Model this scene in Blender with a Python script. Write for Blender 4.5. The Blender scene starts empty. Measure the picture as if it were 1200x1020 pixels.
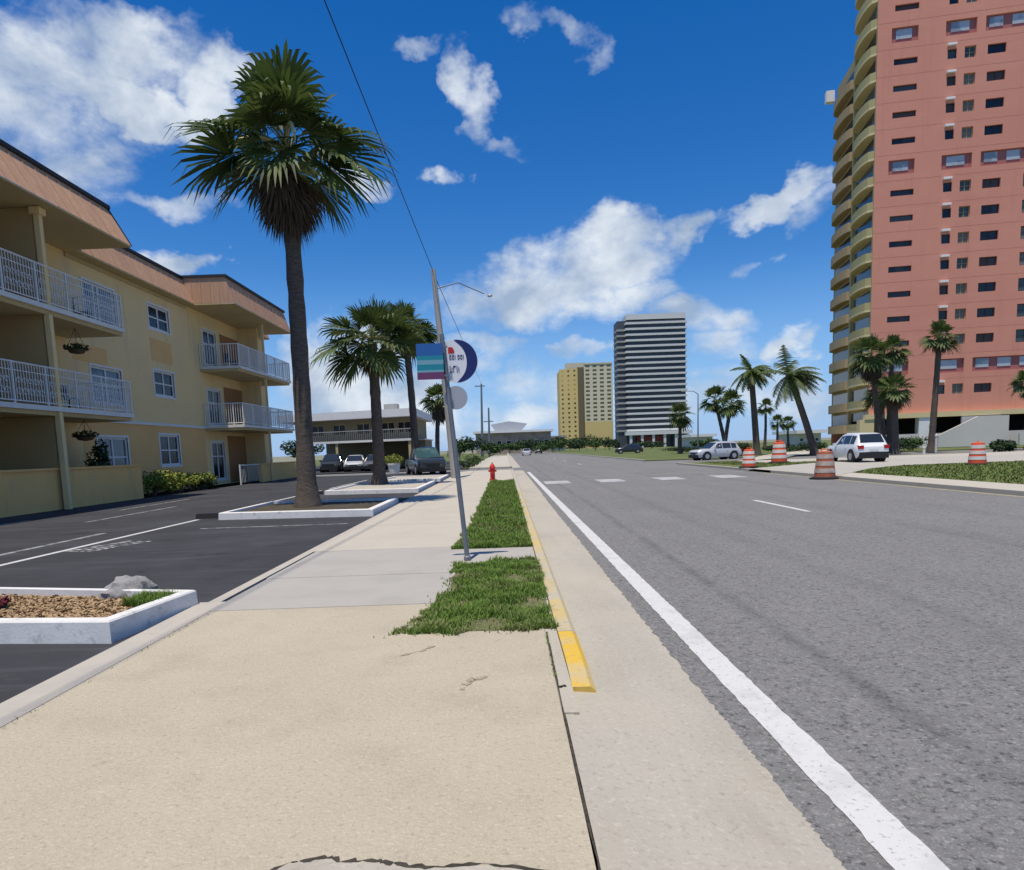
import bpy, math, random
from mathutils import Vector, Matrix
R = math.radians
scene = bpy.context.scene
col = scene.collection
rnd = random.Random(7)

# ------------------------------------------------------------------ camera model
F, H, ROLL, PV = 800., 1.5, .035, 90.
VX, VY = 592., 526.
PITCH = math.atan(PV / F)
_n = math.hypot(1, ROLL)
PPX, PPY = VX + PV * ROLL / _n, VY + PV / _n
_c, _s = 1 / _n, ROLL / _n
UP0 = (0, math.sin(PITCH), math.cos(PITCH)); FW = (0, math.cos(PITCH), -math.sin(PITCH))
RT = (_c, -_s * UP0[1], -_s * UP0[2]); UP = (_s, _c * UP0[1], _c * UP0[2])
def ray(x, y):
    a = (x - PPX) / F; b = -(y - PPY) / F
    return [FW[i] + a * RT[i] + b * UP[i] for i in range(3)]
def G(x, y, z=0.):                      # survey: point of a level plane
    d = ray(x, y); t = (z - H) / d[2]; return Vector((d[0] * t, d[1] * t, z))
def DY(x, y, Y):                        # survey: point at distance Y up the street
    d = ray(x, y); t = Y / d[1]; return Vector((d[0] * t, Y, H + d[2] * t))
def PX(x, y, X):
    d = ray(x, y); t = X / d[0]; return Vector((X, d[1] * t, H + d[2] * t))
def PL(x, y, P, N):
    d = Vector(ray(x, y)); o = Vector((0, 0, H)); t = (P - o).dot(N) / d.dot(N); return o + d * t

cam = bpy.data.cameras.new('camera'); camo = bpy.data.objects.new('camera', cam); col.objects.link(camo)
M = Matrix(((RT[0], UP[0], -FW[0], 0), (RT[1], UP[1], -FW[1], 0), (RT[2], UP[2], -FW[2], H), (0, 0, 0, 1)))
camo.matrix_world = M
cam.sensor_fit = 'HORIZONTAL'; cam.sensor_width = 36; cam.lens = F / 1200 * 36
cam.shift_x = (600 - PPX) / 1200; cam.shift_y = (PPY - 510) / 1200
cam.clip_start = .05; cam.clip_end = 20000
scene.camera = camo

# ------------------------------------------------------------------ materials
def _mixc(nt, fac, a, b, mode='MIX'):
    n = nt.nodes.new('ShaderNodeMix'); n.data_type = 'RGBA'; n.blend_type = mode
    for s, v in ((n.inputs[0], fac), (n.inputs[6], a), (n.inputs[7], b)):
        if hasattr(v, 'links') or isinstance(v, bpy.types.NodeSocket): nt.links.new(v, s)
        elif isinstance(v, (int, float)): s.default_value = v
        else: s.default_value = (*v, 1) if len(v) == 3 else v
    return n.outputs[2]
def _ramp(nt, sock, lo, hi):
    n = nt.nodes.new('ShaderNodeMapRange'); n.inputs[1].default_value = lo; n.inputs[2].default_value = hi
    n.clamp = True; nt.links.new(sock, n.inputs[0]); return n.outputs[0]
def _noise(nt, vec, scale, detail=4, rough=.6):
    n = nt.nodes.new('ShaderNodeTexNoise'); n.inputs['Scale'].default_value = scale
    n.inputs['Detail'].default_value = detail; n.inputs['Roughness'].default_value = rough
    nt.links.new(vec, n.inputs['Vector']); return n.outputs[0]
def mat(name, base, layers=(), rough=.85, metal=0, bump=0, bscale=40, spec=.3, island=0, coat=0, island2=None, bands=(), transl=0):
    """layers: (colour, scale, lo, hi, strength[, (sx,sy,sz)]) laid over the base by noise"""
    m = bpy.data.materials.new(name); m.use_nodes = True; nt = m.node_tree
    b = nt.nodes['Principled BSDF']
    tc = nt.nodes.new('ShaderNodeTexCoord'); vec = tc.outputs['Object']
    c = base
    for L in layers:
        v = vec
        if len(L) > 5:
            mp = nt.nodes.new('ShaderNodeMapping'); mp.inputs['Scale'].default_value = L[5]
            nt.links.new(vec, mp.inputs['Vector']); v = mp.outputs[0]
        f = _ramp(nt, _noise(nt, v, L[1]), L[2], L[3])
        k = nt.nodes.new('ShaderNodeMath'); k.operation = 'MULTIPLY'; k.inputs[1].default_value = L[4]
        nt.links.new(f, k.inputs[0]); c = _mixc(nt, k.outputs[0], c, L[0])
    if island:
        g = nt.nodes.new('ShaderNodeNewGeometry')
        f = _ramp(nt, g.outputs['Random Per Island'], 0, 1)
        k = nt.nodes.new('ShaderNodeMath'); k.operation = 'MULTIPLY'; k.inputs[1].default_value = island
        nt.links.new(f, k.inputs[0]); c = _mixc(nt, k.outputs[0], c, island2 or tuple(q * .35 for q in base))
    for bx, bw, bc, bs in bands:          # worn lengthwise streaks of a road
        sx = nt.nodes.new('ShaderNodeSeparateXYZ'); nt.links.new(vec, sx.inputs[0])
        def _m(op, p, q):
            n = nt.nodes.new('ShaderNodeMath'); n.operation = op; n.use_clamp = op == 'MULTIPLY'
            for s_, v_ in ((n.inputs[0], p), (n.inputs[1], q)):
                if isinstance(v_, bpy.types.NodeSocket): nt.links.new(v_, s_)
                else: s_.default_value = v_
            return n.outputs[0]
        mp = nt.nodes.new('ShaderNodeMapping'); mp.inputs['Scale'].default_value = (1, .35, 1); nt.links.new(vec, mp.inputs['Vector'])
        wob_ = _m('SUBTRACT', _noise(nt, mp.outputs[0], 1.6, 5), .5); d_ = _m('ABSOLUTE', _m('ADD', _m('SUBTRACT', sx.outputs[0], bx), _m('MULTIPLY_ADD', wob_, bw) if False else _m('DIVIDE', wob_, 1 / bw)), 0.)
        f = _ramp(nt, d_, bw * .6, 0.); f = _m('MULTIPLY', f, _ramp(nt, _noise(nt, mp.outputs[0], 4, 4), .3, .6)); c = _mixc(nt, _m('MULTIPLY', f, bs), c, bc)
    if isinstance(c, bpy.types.NodeSocket): nt.links.new(c, b.inputs['Base Color'])
    else: b.inputs['Base Color'].default_value = (*c, 1)
    b.inputs['Roughness'].default_value = rough; b.inputs['Metallic'].default_value = metal
    b.inputs['Specular IOR Level'].default_value = spec
    if coat: b.inputs['Coat Weight'].default_value = coat; b.inputs['Coat Roughness'].default_value = .3
    if transl:
        tr = nt.nodes.new('ShaderNodeBsdfTranslucent'); ms = nt.nodes.new('ShaderNodeMixShader'); ms.inputs[0].default_value = transl
        if isinstance(c, bpy.types.NodeSocket): nt.links.new(c, tr.inputs[0])
        else: tr.inputs[0].default_value = (*c, 1)
        nt.links.new(b.outputs[0], ms.inputs[1]); nt.links.new(tr.outputs[0], ms.inputs[2]); nt.links.new(ms.outputs[0], nt.nodes['Material Output'].inputs[0])
    if bump:
        bn = nt.nodes.new('ShaderNodeBump'); bn.inputs['Strength'].default_value = bump; bn.inputs['Distance'].default_value = .02
        nt.links.new(_noise(nt, vec, bscale, 6), bn.inputs['Height']); nt.links.new(bn.outputs[0], b.inputs['Normal'])
    return m

# ------------------------------------------------------------------ mesh builder
class MB:
    def __init__(s): s.v = []; s.f = []; s.m = []
    def add(s, vs, fs, mi=0):
        o = len(s.v); s.v += [tuple(q) for q in vs]
        for f in fs: s.f.append(tuple(i + o for i in f)); s.m.append(mi)
    def quad(s, a, b, c, d, mi=0): s.add((a, b, c, d), ((0, 1, 2, 3),), mi)
    def box(s, x0, x1, y0, y1, z0, z1, mi=0, fm=None):
        vs = [(x, y, z) for x in (x0, x1) for y in (y0, y1) for z in (z0, z1)]
        if fm: vs = [fm(*q) for q in vs]
        s.add(vs, ((0, 1, 3, 2), (4, 6, 7, 5), (0, 4, 5, 1), (2, 3, 7, 6), (0, 2, 6, 4), (1, 5, 7, 3)), mi)
    def tube(s, pts, rads, n=10, mi=0, cap=True):
        pts = [Vector(p) for p in pts]
        if isinstance(rads, (int, float)): rads = [rads] * len(pts)
        vs = []; prev = None
        for i, p in enumerate(pts):
            t = (pts[min(i + 1, len(pts) - 1)] - pts[max(i - 1, 0)])
            t = t.normalized() if t.length > 1e-9 else Vector((0, 0, 1))
            if prev is None: a = t.orthogonal().normalized()
            else: a = (prev - t * prev.dot(t)).normalized()
            prev = a; b = t.cross(a)
            for k in range(n):
                w = 2 * math.pi * k / n; vs.append(p + (a * math.cos(w) + b * math.sin(w)) * rads[i])
        fs = []
        for i in range(len(pts) - 1):
            for k in range(n): fs.append((i * n + k, i * n + (k + 1) % n, (i + 1) * n + (k + 1) % n, (i + 1) * n + k))
        if cap:
            fs.append(tuple(range(n))[::-1]); fs.append(tuple((len(pts) - 1) * n + k for k in range(n)))
        s.add(vs, fs, mi)
    def lathe(s, prof, n=20, o=(0, 0, 0), mis=None, mi=0):
        vs = []; 
        for r, z in prof:
            for k in range(n):
                w = 2 * math.pi * k / n; vs.append((o[0] + r * math.cos(w), o[1] + r * math.sin(w), o[2] + z))
        b = len(s.v); s.v += vs
        for i in range(len(prof) - 1):
            for k in range(n):
                s.f.append((b + i * n + k, b + i * n + (k + 1) % n, b + (i + 1) * n + (k + 1) % n, b + (i + 1) * n + k)); s.m.append(mis[i] if mis else mi)
        s.f.append(tuple(b + k for k in range(n))[::-1]); s.m.append(mis[0] if mis else mi)
        s.f.append(tuple(b + (len(prof) - 1) * n + k for k in range(n))); s.m.append(mis[-1] if mis else mi)
    def prism(s, poly, d, mi=0):           # poly: 3-D points of a face, d: extrusion vector
        n = len(poly); d = Vector(d); a = [Vector(p) for p in poly]
        s.add(a + [p + d for p in a], [tuple(range(n))[::-1], tuple(range(n, 2 * n))] + [(i, (i + 1) % n, n + (i + 1) % n, n + i) for i in range(n)], mi)
    def build(s, name, mats, parent=None, smooth=False, **tags):
        me = bpy.data.meshes.new(name); me.from_pydata(s.v, [], s.f)
        for m in (mats if isinstance(mats, (list, tuple)) else [mats]): me.materials.append(m)
        if any(s.m): me.polygons.foreach_set('material_index', s.m)
        if smooth: me.polygons.foreach_set('use_smooth', [True] * len(me.polygons))
        me.update()
        if smooth:
            try: me.set_sharp_from_angle(angle=R(40))
            except Exception: pass
        o = bpy.data.objects.new(name, me); col.objects.link(o)
        if parent: o.parent = parent
        for k, v in tags.items(): o[k] = v
        return o
def tag(o, label=None, category=None, group=None, kind=None):
    for k, v in (('label', label), ('category', category), ('group', group), ('kind', kind)):
        if v: o[k] = v
    return o
def thing(name, loc, label, category, group=None, rz=0, sc=1):
    o = bpy.data.objects.new(name, None); col.objects.link(o); o.location = loc; o.rotation_euler = (0, 0, rz)
    o.scale = (sc, sc, sc); o.empty_display_size = .2
    return tag(o, label, category, group)
def struct(mb, name, m, kind='structure', smooth=False):
    o = mb.build(name, m, None, smooth); o['kind'] = kind; return o
def copy_tree(o, parent=None):
    c = o.copy(); col.objects.link(c)
    if parent: c.parent = parent
    for ch in o.children: copy_tree(ch, c)
    return c
def dup(o, loc, rz, label, sc=None, group=None):
    c = copy_tree(o); c.location = loc; c.rotation_euler = (0, 0, rz); c['label'] = label
    if sc: c.scale = (sc, sc, sc) if isinstance(sc, (int, float)) else sc
    if group: c['group'] = group
    return c

# a wall face with real openings; fm(u, v, d) -> point, d = depth behind the face
def holed(mb, fm, u0, u1, v0, v1, holes, depth=.15, mi=0):
    us = sorted({u0, u1, *[h[0] for h in holes], *[h[1] for h in holes]})
    vs = sorted({v0, v1, *[h[2] for h in holes], *[h[3] for h in holes]})
    for i in range(len(us) - 1):
        for j in range(len(vs) - 1):
            cu, cv = (us[i] + us[i + 1]) / 2, (vs[j] + vs[j + 1]) / 2
            if any(h[0] < cu < h[1] and h[2] < cv < h[3] for h in holes): continue
            mb.quad(fm(us[i], vs[j], 0), fm(us[i + 1], vs[j], 0), fm(us[i + 1], vs[j + 1], 0), fm(us[i], vs[j + 1], 0), mi)
    for a, b, c, d in holes:
        for p, q in (((a, c), (b, c)), ((b, c), (b, d)), ((b, d), (a, d)), ((a, d), (a, c))):
            mb.quad(fm(*p, 0), fm(*q, 0), fm(*q, depth), fm(*p, depth), mi)
def window(parent, fm, h, depth, mframe, mglass, fw=.06, mull=(), trans=(), name='window', trim=0, sill=False):
    a, b, c, d = h; m = MB()
    d0, d1 = depth - .07, depth
    bars = [(a, a + fw, c, d), (b - fw, b, c, d), (a + fw, b - fw, c, c + fw), (a + fw, b - fw, d - fw, d)]
    bars += [(a + (b - a) * t - fw / 2, a + (b - a) * t + fw / 2, c + fw, d - fw) for t in mull]
    for x0, x1, y0, y1 in bars: m.box(x0, x1, y0, y1, d0, d1, 0, fm)
    for t in trans:
        es = [a + fw] + [a + (b - a) * k for k in mull] + [b - fw]
        for i in range(len(es) - 1):
            m.box(es[i] + (fw / 2 if i else 0), es[i + 1] - (fw / 2 if i < len(es) - 2 else 0), c + (d - c) * t - fw * .35, c + (d - c) * t + fw * .35, d0 + .01, d1, 0, fm)
    if trim:
        for x0, x1, y0, y1 in ((a - trim, a, c - trim, d + trim), (b, b + trim, c - trim, d + trim), (a, b, d, d + trim), (a, b, c - trim, c)):
            m.box(x0, x1, y0, y1, -.03, .03, 0, fm)
    w = m.build(name, mframe, parent)
    g = MB(); g.box(a + .01, b - .01, c + .01, d - .01, depth - .035, depth - .025, 0, fm)
    g.build('pane', mglass, w)
    return w
# ------------------------------------------------------------------ light
SUN = Vector((-.45 * math.cos(R(75)), -.89 * math.cos(R(75)), math.sin(R(75)))).normalized()
sl = bpy.data.lights.new('sun', 'SUN'); sl.energy = 4.0; sl.angle = R(.53); sl.color = (1, .92, .79)
so = bpy.data.objects.new('sun', sl); col.objects.link(so); so.rotation_euler = SUN.to_track_quat('Z', 'Y').to_euler(); so.location = (0, 0, 60)

w = bpy.data.worlds.new('World'); scene.world = w; w.use_nodes = True; nt = w.node_tree; nt.nodes.clear()
out = nt.nodes.new('ShaderNodeOutputWorld'); bg = nt.nodes.new('ShaderNodeBackground'); nt.links.new(bg.outputs[0], out.inputs[0])
sky = nt.nodes.new('ShaderNodeTexSky'); sky.sky_type = 'NISHITA'; sky.sun_disc = False
sky.sun_elevation = math.asin(SUN.z); sky.sun_rotation = math.atan2(SUN.x, SUN.y)
sky.air_density = 1.0; sky.dust_density = .12; sky.ozone_density = 5; sky.altitude = 0
SKYS = .11
bg.inputs[1].default_value = SKYS
def N(t): return nt.nodes.new(t)
def val(s, v):
    if isinstance(v, bpy.types.NodeSocket): nt.links.new(v, s)
    else: s.default_value = v
def mth(op, a, b=0., c=None, clamp=False):
    n = N('ShaderNodeMath'); n.operation = op; n.use_clamp = clamp; val(n.inputs[0], a); val(n.inputs[1], b)
    if c is not None: val(n.inputs[2], c)
    return n.outputs[0]
hs = N('ShaderNodeHueSaturation'); hs.inputs['Saturation'].default_value = 1.36; hs.inputs['Value'].default_value = 1.03
hs.inputs['Hue'].default_value = .509
nt.links.new(sky.outputs[0], hs.inputs['Color'])
tc = N('ShaderNodeTexCoord'); sp = N('ShaderNodeSeparateXYZ'); nt.links.new(tc.outputs['Generated'], sp.inputs[0])
az = mth('ARCTAN2', sp.outputs[0], sp.outputs[1]); el = mth('ARCSINE', sp.outputs[2])
cx = N('ShaderNodeCombineXYZ'); nt.links.new(az, cx.inputs[0]); nt.links.new(mth('MULTIPLY', el, 1.35), cx.inputs[1])
def wn(scale, det, ro, off=0, dist=0, vec=None):
    n = N('ShaderNodeTexNoise'); n.noise_dimensions = '2D' if False else '3D'
    mp = N('ShaderNodeMapping'); mp.inputs['Location'].default_value = (off, off * .7, off * .3)
    nt.links.new(vec or cx.outputs[0], mp.inputs['Vector']); nt.links.new(mp.outputs[0], n.inputs['Vector'])
    n.inputs['Scale'].default_value = scale; n.inputs['Detail'].default_value = det; n.inputs['Roughness'].default_value = ro; n.inputs['Distortion'].default_value = dist
    return n.outputs[0]
n1 = wn(9, 9, .6, 3.1, .2)
n2 = wn(3.2, 4, .55, 9.4)
wz = N('ShaderNodeTexNoise'); wz.inputs['Scale'].default_value = 5.5; wz.inputs['Detail'].default_value = 5; wz.inputs['Roughness'].default_value = .6; nt.links.new(cx.outputs[0], wz.inputs['Vector'])
ws = N('ShaderNodeSeparateColor'); nt.links.new(wz.outputs['Color'], ws.inputs[0])
azw = mth('ADD', az, mth('MULTIPLY', mth('SUBTRACT', ws.outputs[0], .5), .24)); elw = mth('ADD', el, mth('MULTIPLY', mth('SUBTRACT', ws.outputs[1], .5), .17))
# heaps of cumulus by bearing and height: (x, y, half width, half height, tilt, density)
CL = [(690, 300, 105, 52, -8, 1.25), (640, 345, 75, 40, 0, 1.1), (745, 262, 50, 28, 0, 1.1), (720, 355, 60, 18, -10, .8), (800, 262, 45, 22, -15, 1.0),
      (560, 350, 70, 38, 0, .62), (905, 230, 50, 20, -6, 1.2), (952, 238, 38, 30, 0, .7), (800, 372, 70, 24, 6, .95), (840, 405, 60, 20, 0, .7),
      (915, 402, 45, 18, -18, 1.1), (552, 108, 22, 40, -25, .6), (590, 156, 44, 13, 20, .58), (525, 212, 24, 18, 30, .85), (650, 52, 44, 14, 10, .5), (690, 70, 16, 24, 0, .48),
      (487, 56, 30, 14, 10, .55), (232, 306, 40, 20, 0, 1.35), (160, 112, 70, 32, -8, 1.35), (235, 90, 60, 36, -30, 1.0), (40, 95, 150, 75, -8, .86), (60, 175, 100, 55, 20, .72),
      (-120, 60, 200, 160, 0, .9), (180, 220, 90, 16, 6, .72), (140, 60, 140, 40, -5, .82), (280, 60, 50, 26, 0, .8), (410, 440, 70, 55, 0, 1.0), (470, 480, 120, 35, 0, .9), (690, 415, 40, 12, 0, 1.0),
      (640, 450, 110, 22, 0, .62), (560, 415, 60, 14, 0, .5), (430, 205, 40, 12, 10, .7), (900, 295, 26, 12, 0, .6), (600, 490, 260, 22, 0, .75), (880, 470, 120, 26, 0, .72), (850, 440, 90, 14, 0, .6)]
tot = None
for x, y, rx, ry, ti, de in CL:
    c = Vector(ray(x, y)).normalized(); a = Vector(ray(x + rx, y)).normalized(); b = Vector(ray(x, y - ry)).normalized()
    ca, ce = math.atan2(c.x, c.y), math.asin(c.z)
    wx = abs(math.atan2(a.x, a.y) - ca) * 1.28; wy = abs(math.asin(b.z) - ce) * 1.3
    t = R(-ti); co, si = math.cos(t), math.sin(t)
    dx = mth('SUBTRACT', azw, ca); dy = mth('SUBTRACT', elw, ce)
    u = mth('ADD', mth('MULTIPLY', dx, co / wx), mth('MULTIPLY', dy, si / wx))
    v = mth('ADD', mth('MULTIPLY', dx, -si / wy), mth('MULTIPLY', dy, co / wy))
    r2 = mth('ADD', mth('MULTIPLY', u, u), mth('MULTIPLY', v, v))
    m_ = mth('MULTIPLY', mth('SUBTRACT', 1., r2, clamp=True), de)
    tot = m_ if tot is None else mth('MAXIMUM', tot, m_)
# a scatter of other clouds round the rest of the sky (behind the camera)
back = mth('MULTIPLY', mth('MULTIPLY', mth('SUBTRACT', n2, .5), 4.0, clamp=True), mth('GREATER_THAN', mth('ABSOLUTE', az), 1.0))
tot = mth('MAXIMUM', tot, back)
dens = mth('ADD', mth('MULTIPLY', tot, .95), mth('MULTIPLY', mth('SUBTRACT', n1, .5), 2.3))
dens = mth('MULTIPLY', dens, mth('GREATER_THAN', tot, .0))
mr = N('ShaderNodeMapRange'); mr.interpolation_type = 'SMOOTHSTEP'; mr.inputs[1].default_value = .08; mr.inputs[2].default_value = 1.0
nt.links.new(dens, mr.inputs[0]); alpha = mth('MULTIPLY', mr.outputs[0], .93)
# whiter where the noise is dense, blue-grey in the folds
sh = N('ShaderNodeMapRange'); sh.inputs[1].default_value = .36; sh.inputs[2].default_value = .62; nt.links.new(wn(9, 6, .55, 3.35, .2), sh.inputs[0])
cc = N('ShaderNodeMix'); cc.data_type = 'RGBA'; nt.links.new(sh.outputs[0], cc.inputs[0])
CW = 1 / SKYS
cc.inputs[6].default_value = (.33 * CW, .42 * CW, .56 * CW, 1); cc.inputs[7].default_value = (.74 * CW, .79 * CW, .84 * CW, 1)
mx = N('ShaderNodeMix'); mx.data_type = 'RGBA'; nt.links.new(alpha, mx.inputs[0]); 
hz = N('ShaderNodeMapRange'); hz.interpolation_type = 'SMOOTHSTEP'; hz.inputs[1].default_value = -.02; hz.inputs[2].default_value = .26; hz.inputs[3].default_value = .8; hz.inputs[4].default_value = 0.
nt.links.new(el, hz.inputs[0]); hm = N('ShaderNodeMix'); hm.data_type = 'RGBA'; nt.links.new(hz.outputs[0], hm.inputs[0]); nt.links.new(hs.outputs[0], hm.inputs[6]); hm.inputs[7].default_value = (.22 * CW, .42 * CW, .80 * CW, 1)
nt.links.new(hm.outputs[2], mx.inputs[6]); nt.links.new(cc.outputs[2], mx.inputs[7])
nt.links.new(mx.outputs[2], bg.inputs[0])
w.cycles.sampling_method = 'MANUAL'; w.cycles.sample_map_resolution = 512
scene.view_settings.view_transform = 'Standard'; scene.view_settings.look = 'None'; scene.view_settings.gamma = 1; scene.view_settings.exposure = .14
scene.cycles.max_bounces = 6; scene.cycles.diffuse_bounces = 3; scene.cycles.use_denoising = True
# ------------------------------------------------------------------ the materials
m_asph = mat('road_asphalt', (.19, .184, .172), [((.14, .135, .127), 1.1, .5, .72, .5, (1, .04, 1)), ((.235, .228, .212), .35, .45, .7, .4), ((.3, .29, .27), 15, .54, .66, .4), ((.08, .077, .072), 13, .54, .66, .4), ((.40, .385, .36), 32, .55, .7, .55), ((.03, .028, .026), 28, .54, .68, .7), ((.4, .4, .4), 75, .56, .68, .6)], .9, bump=.8, bscale=40, bands=[(2.3, .2, (.06, .058, .055), .45), (3.9, .5, (.1, .097, .092), .3), (7.2, .35, (.09, .087, .083), .3), (9.6, .6, (.1, .097, .09), .25)])
m_lot = mat('car_park_asphalt', (.04, .04, .043), [((.016, .016, .017), 1.3, .6, .72, .7), ((.07, .068, .066), 9, .6, .72, .4), ((.07, .072, .08), .5, .45, .7, .6), ((.1, .1, .105), 60, .58, .72, .35), ((.085, .085, .09), 2.0, .56, .6, .3, (.15, 2, 1))], .88, bump=.3, bscale=70)
m_tan = mat('tan_exposed_aggregate', (.455, .395, .285), [((.51, .45, .335), 1.1, .4, .7, .6), ((.35, .31, .235), 1.7, .5, .72, .5), ((.62, .55, .42), 38, .55, .7, .5), ((.27, .225, .16), 34, .55, .7, .5), ((.2, .17, .12), 13, .7, .75, .45), ((.6, .55, .45), 80, .55, .68, .6), ((.25, .22, .17), 6, .64, .76, .35)], .9, bump=.6, bscale=50)
m_tan2 = mat('pale_sidewalk_concrete', (.48, .44, .36), [((.42, .38, .31), .8, .45, .7, .5), ((.58, .53, .44), 50, .55, .7, .4), ((.3, .26, .21), 5, .62, .75, .25)], .9, bump=.2, bscale=60)
m_gray = mat('grey_sidewalk_concrete', (.40, .375, .33), [((.33, .31, .27), 1.2, .45, .7, .6), ((.45, .44, .42), 60, .55, .7, .35), ((.22, .21, .2), 4, .62, .75, .25)], .9, bump=.2, bscale=70)
m_gut = mat('gutter_concrete', (.43, .395, .325), [((.34, .31, .25), 1.5, .45, .68, .6, (1, .3, 1)), ((.6, .55, .45), 38, .55, .7, .45), ((.25, .22, .17), 34, .55, .7, .5), ((.24, .2, .14), 1.1, .56, .76, .4, (1, .25, 1)), ((.5, .44, .33), .7, .45, .7, .5)], .9, bump=.3, bscale=80)
m_kerb = mat('kerb_concrete', (.46, .42, .35), [((.36, .34, .30), 2, .45, .7, .5), ((.25, .24, .21), 9, .6, .75, .35)], .9, bump=.2)
m_yel = mat('yellow_kerb_paint', (.66, .42, .05), [((.5, .42, .26), 2.6, .46, .62, .75), ((.3, .26, .18), 26, .57, .7, .55)], .7)
m_yelw = mat('worn_yellow_kerb_paint', (.46, .41, .3), [((.58, .42, .13), 1.3, .44, .62, .75), ((.25, .22, .17), 12, .58, .7, .6)], .8)
m_white_paint = mat('white_road_paint', (.60, .59, .56), [((.42, .41, .39), 4, .48, .72, .6), ((.17, .165, .16), 34, .58, .7, .65), ((.2, .195, .185), 2.5, .62, .74, .6)], .7)
m_faded_paint = mat('faded_crosswalk_paint', (.46, .455, .44), [((.22, .218, .21), 3, .45, .65, .7)], .75)
m_worn_paint = mat('worn_white_paint', (.3, .3, .3), [((.07, .07, .075), 9, .45, .6, .85)], .8)
m_kerbw = mat('white_kerb_paint', (.74, .72, .68), [((.55, .53, .49), 2.5, .48, .7, .55), ((.3, .28, .25), 8, .6, .72, .6), ((.25, .235, .21), 30, .62, .72, .5)], .75, bump=.15)
m_soil = mat('dark_soil', (.09, .075, .05), [((.05, .04, .025), 6, .4, .6, .8)], 1)
m_lawn = mat('lawn_turf', (.11, .145, .04), [((.19, .18, .08), .25, .42, .7, .8), ((.06, .09, .022), 9, .45, .65, .7)], 1, bump=.8, bscale=30)
m_ground = mat('sandy_ground', (.26, .25, .19), [((.13, .15, .07), .05, .42, .6, .8)], 1)
m_grass = mat('grass_blades', (.185, .29, .05), [((.34, .3, .14), 1.7, .5, .66, .7)], .8, island=.75, island2=(.06, .11, .02), transl=.2)
m_stucco = mat('cream_stucco', (.86, .63, .30), [((.56, .42, .27), 1.6, .55, .72, .45, (1, 1, .12)), ((.75, .56, .34), .5, .45, .7, .5), ((.5, .42, .26), 3, .58, .75, .25)], .95, bump=.15, bscale=30)
m_stucco2 = mat('yellow_ochre_stucco', (.82, .50, .20), [((.7, .42, .16), .6, .45, .7, .5)], .95, bump=.15, bscale=30)
m_lowwall = mat('ochre_wall_stucco', (.92, .54, .19), [((.5, .33, .16), 1.8, .55, .72, .5, (1, 1, .15)), ((.74, .46, .17), .5, .42, .7, .6), ((.55, .4, .22), 2.5, .56, .75, .35)], .95, bump=.2, bscale=30)
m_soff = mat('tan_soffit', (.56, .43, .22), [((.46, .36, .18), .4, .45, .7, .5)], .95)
m_roof = mat('pink_clay_cladding', (.53, .315, .185), [((.36, .22, .15), 2.2, .55, .72, .45, (.15, 1, .15)), ((.46, .26, .17), .5, .42, .7, .6, (1, 1, .2)), ((.7, .45, .33), 6, .5, .7, .4, (1, 1, .1))], .85, bump=.2)
m_black = mat('black_trim', (.03, .03, .033), rough=.6)
m_white = mat('white_painted_metal', (.78, .77, .74), [((.66, .65, .62), 2, .5, .7, .4)], .6)
m_slab = mat('white_slab_edge', (.76, .74, .68), [((.4, .37, .31), 4, .58, .72, .5, (1, 1, .3)), ((.6, .58, .53), 1.5, .5, .7, .4)], .8)
m_glass = mat('dark_window_glass', (.012, .016, .022), [((.03, .036, .045), .7, .48, .55, .7)], .15, spec=.25)
m_glassb = mat('blue_grey_window_glass', (.06, .09, .12), [((.14, .17, .19), .5, .45, .55, .6)], .1, spec=.6)
m_door = mat('dark_brown_door', (.10, .07, .05), rough=.6)
m_bark = mat('palm_bark', (.12, .095, .075), [((.06, .048, .04), 5, .4, .65, .8, (1, 1, 4)), ((.2, .165, .135), 9, .55, .7, .6, (1, 1, 5))], .95, bump=1, bscale=18)
m_frond = mat('palm_fronds', (.11, .155, .035), [((.19, .2, .07), .9, .5, .7, .7)], .55, island=.9, island2=(.025, .05, .014), spec=.35, transl=.25)
m_dead = mat('dead_palm_fronds', (.16, .11, .07), [((.075, .055, .035), 2, .4, .65, .7)], .9, island=.7, island2=(.05, .036, .025))
m_stalk = mat('palm_flower_stalks', (.5, .45, .22), [((.35, .35, .14), 3, .5, .7, .6)], .8)
m_stem = mat('palm_petioles', (.18, .2, .06), rough=.6)
m_leafd = mat('dark_evergreen_leaves', (.03, .06, .018), rough=.7, island=.75, island2=(.012, .028, .01))
m_leaf = mat('shrub_leaves', (.06, .11, .025), rough=.7, island=.8, island2=(.022, .05, .012))
m_leafy = mat('yellow_variegated_leaves', (.34, .34, .05), rough=.7, island=.9, island2=(.07, .13, .02))
m_leafr = mat('dark_red_leaves', (.16, .025, .035), rough=.6, island=.6)
m_wood = mat('brown_wood', (.12, .08, .05), [((.07, .05, .03), 6, .4, .6, .6)], .9)
m_conc = mat('grey_concrete_pole', (.36, .35, .33), [((.27, .265, .25), 2, .45, .7, .5, (1, 1, .3))], .9)
m_galv = mat('galvanised_steel', (.22, .24, .26), [((.15, .16, .17), 4, .45, .65, .6)], .5, metal=.5)
m_navy = mat('navy_sign_paint', (.02, .03, .13), rough=.4)
m_teal = mat('teal_sign_paint', (.02, .24, .3), rough=.4)
m_blue = mat('blue_sign_paint', (.03, .12, .35), rough=.4)
m_plum = mat('plum_sign_paint', (.16, .05, .13), rough=.4)
m_signw = mat('white_sign_paint', (.75, .76, .78), rough=.4)
m_pteal = mat('pale_teal_sign_paint', (.18, .36, .44), rough=.4)
m_signg = mat('grey_sign_back', (.42, .43, .45), rough=.5, metal=.3)
m_red = mat('red_paint', (.5, .03, .025), [((.35, .03, .025), 5, .5, .7, .5)], .5)
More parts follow.
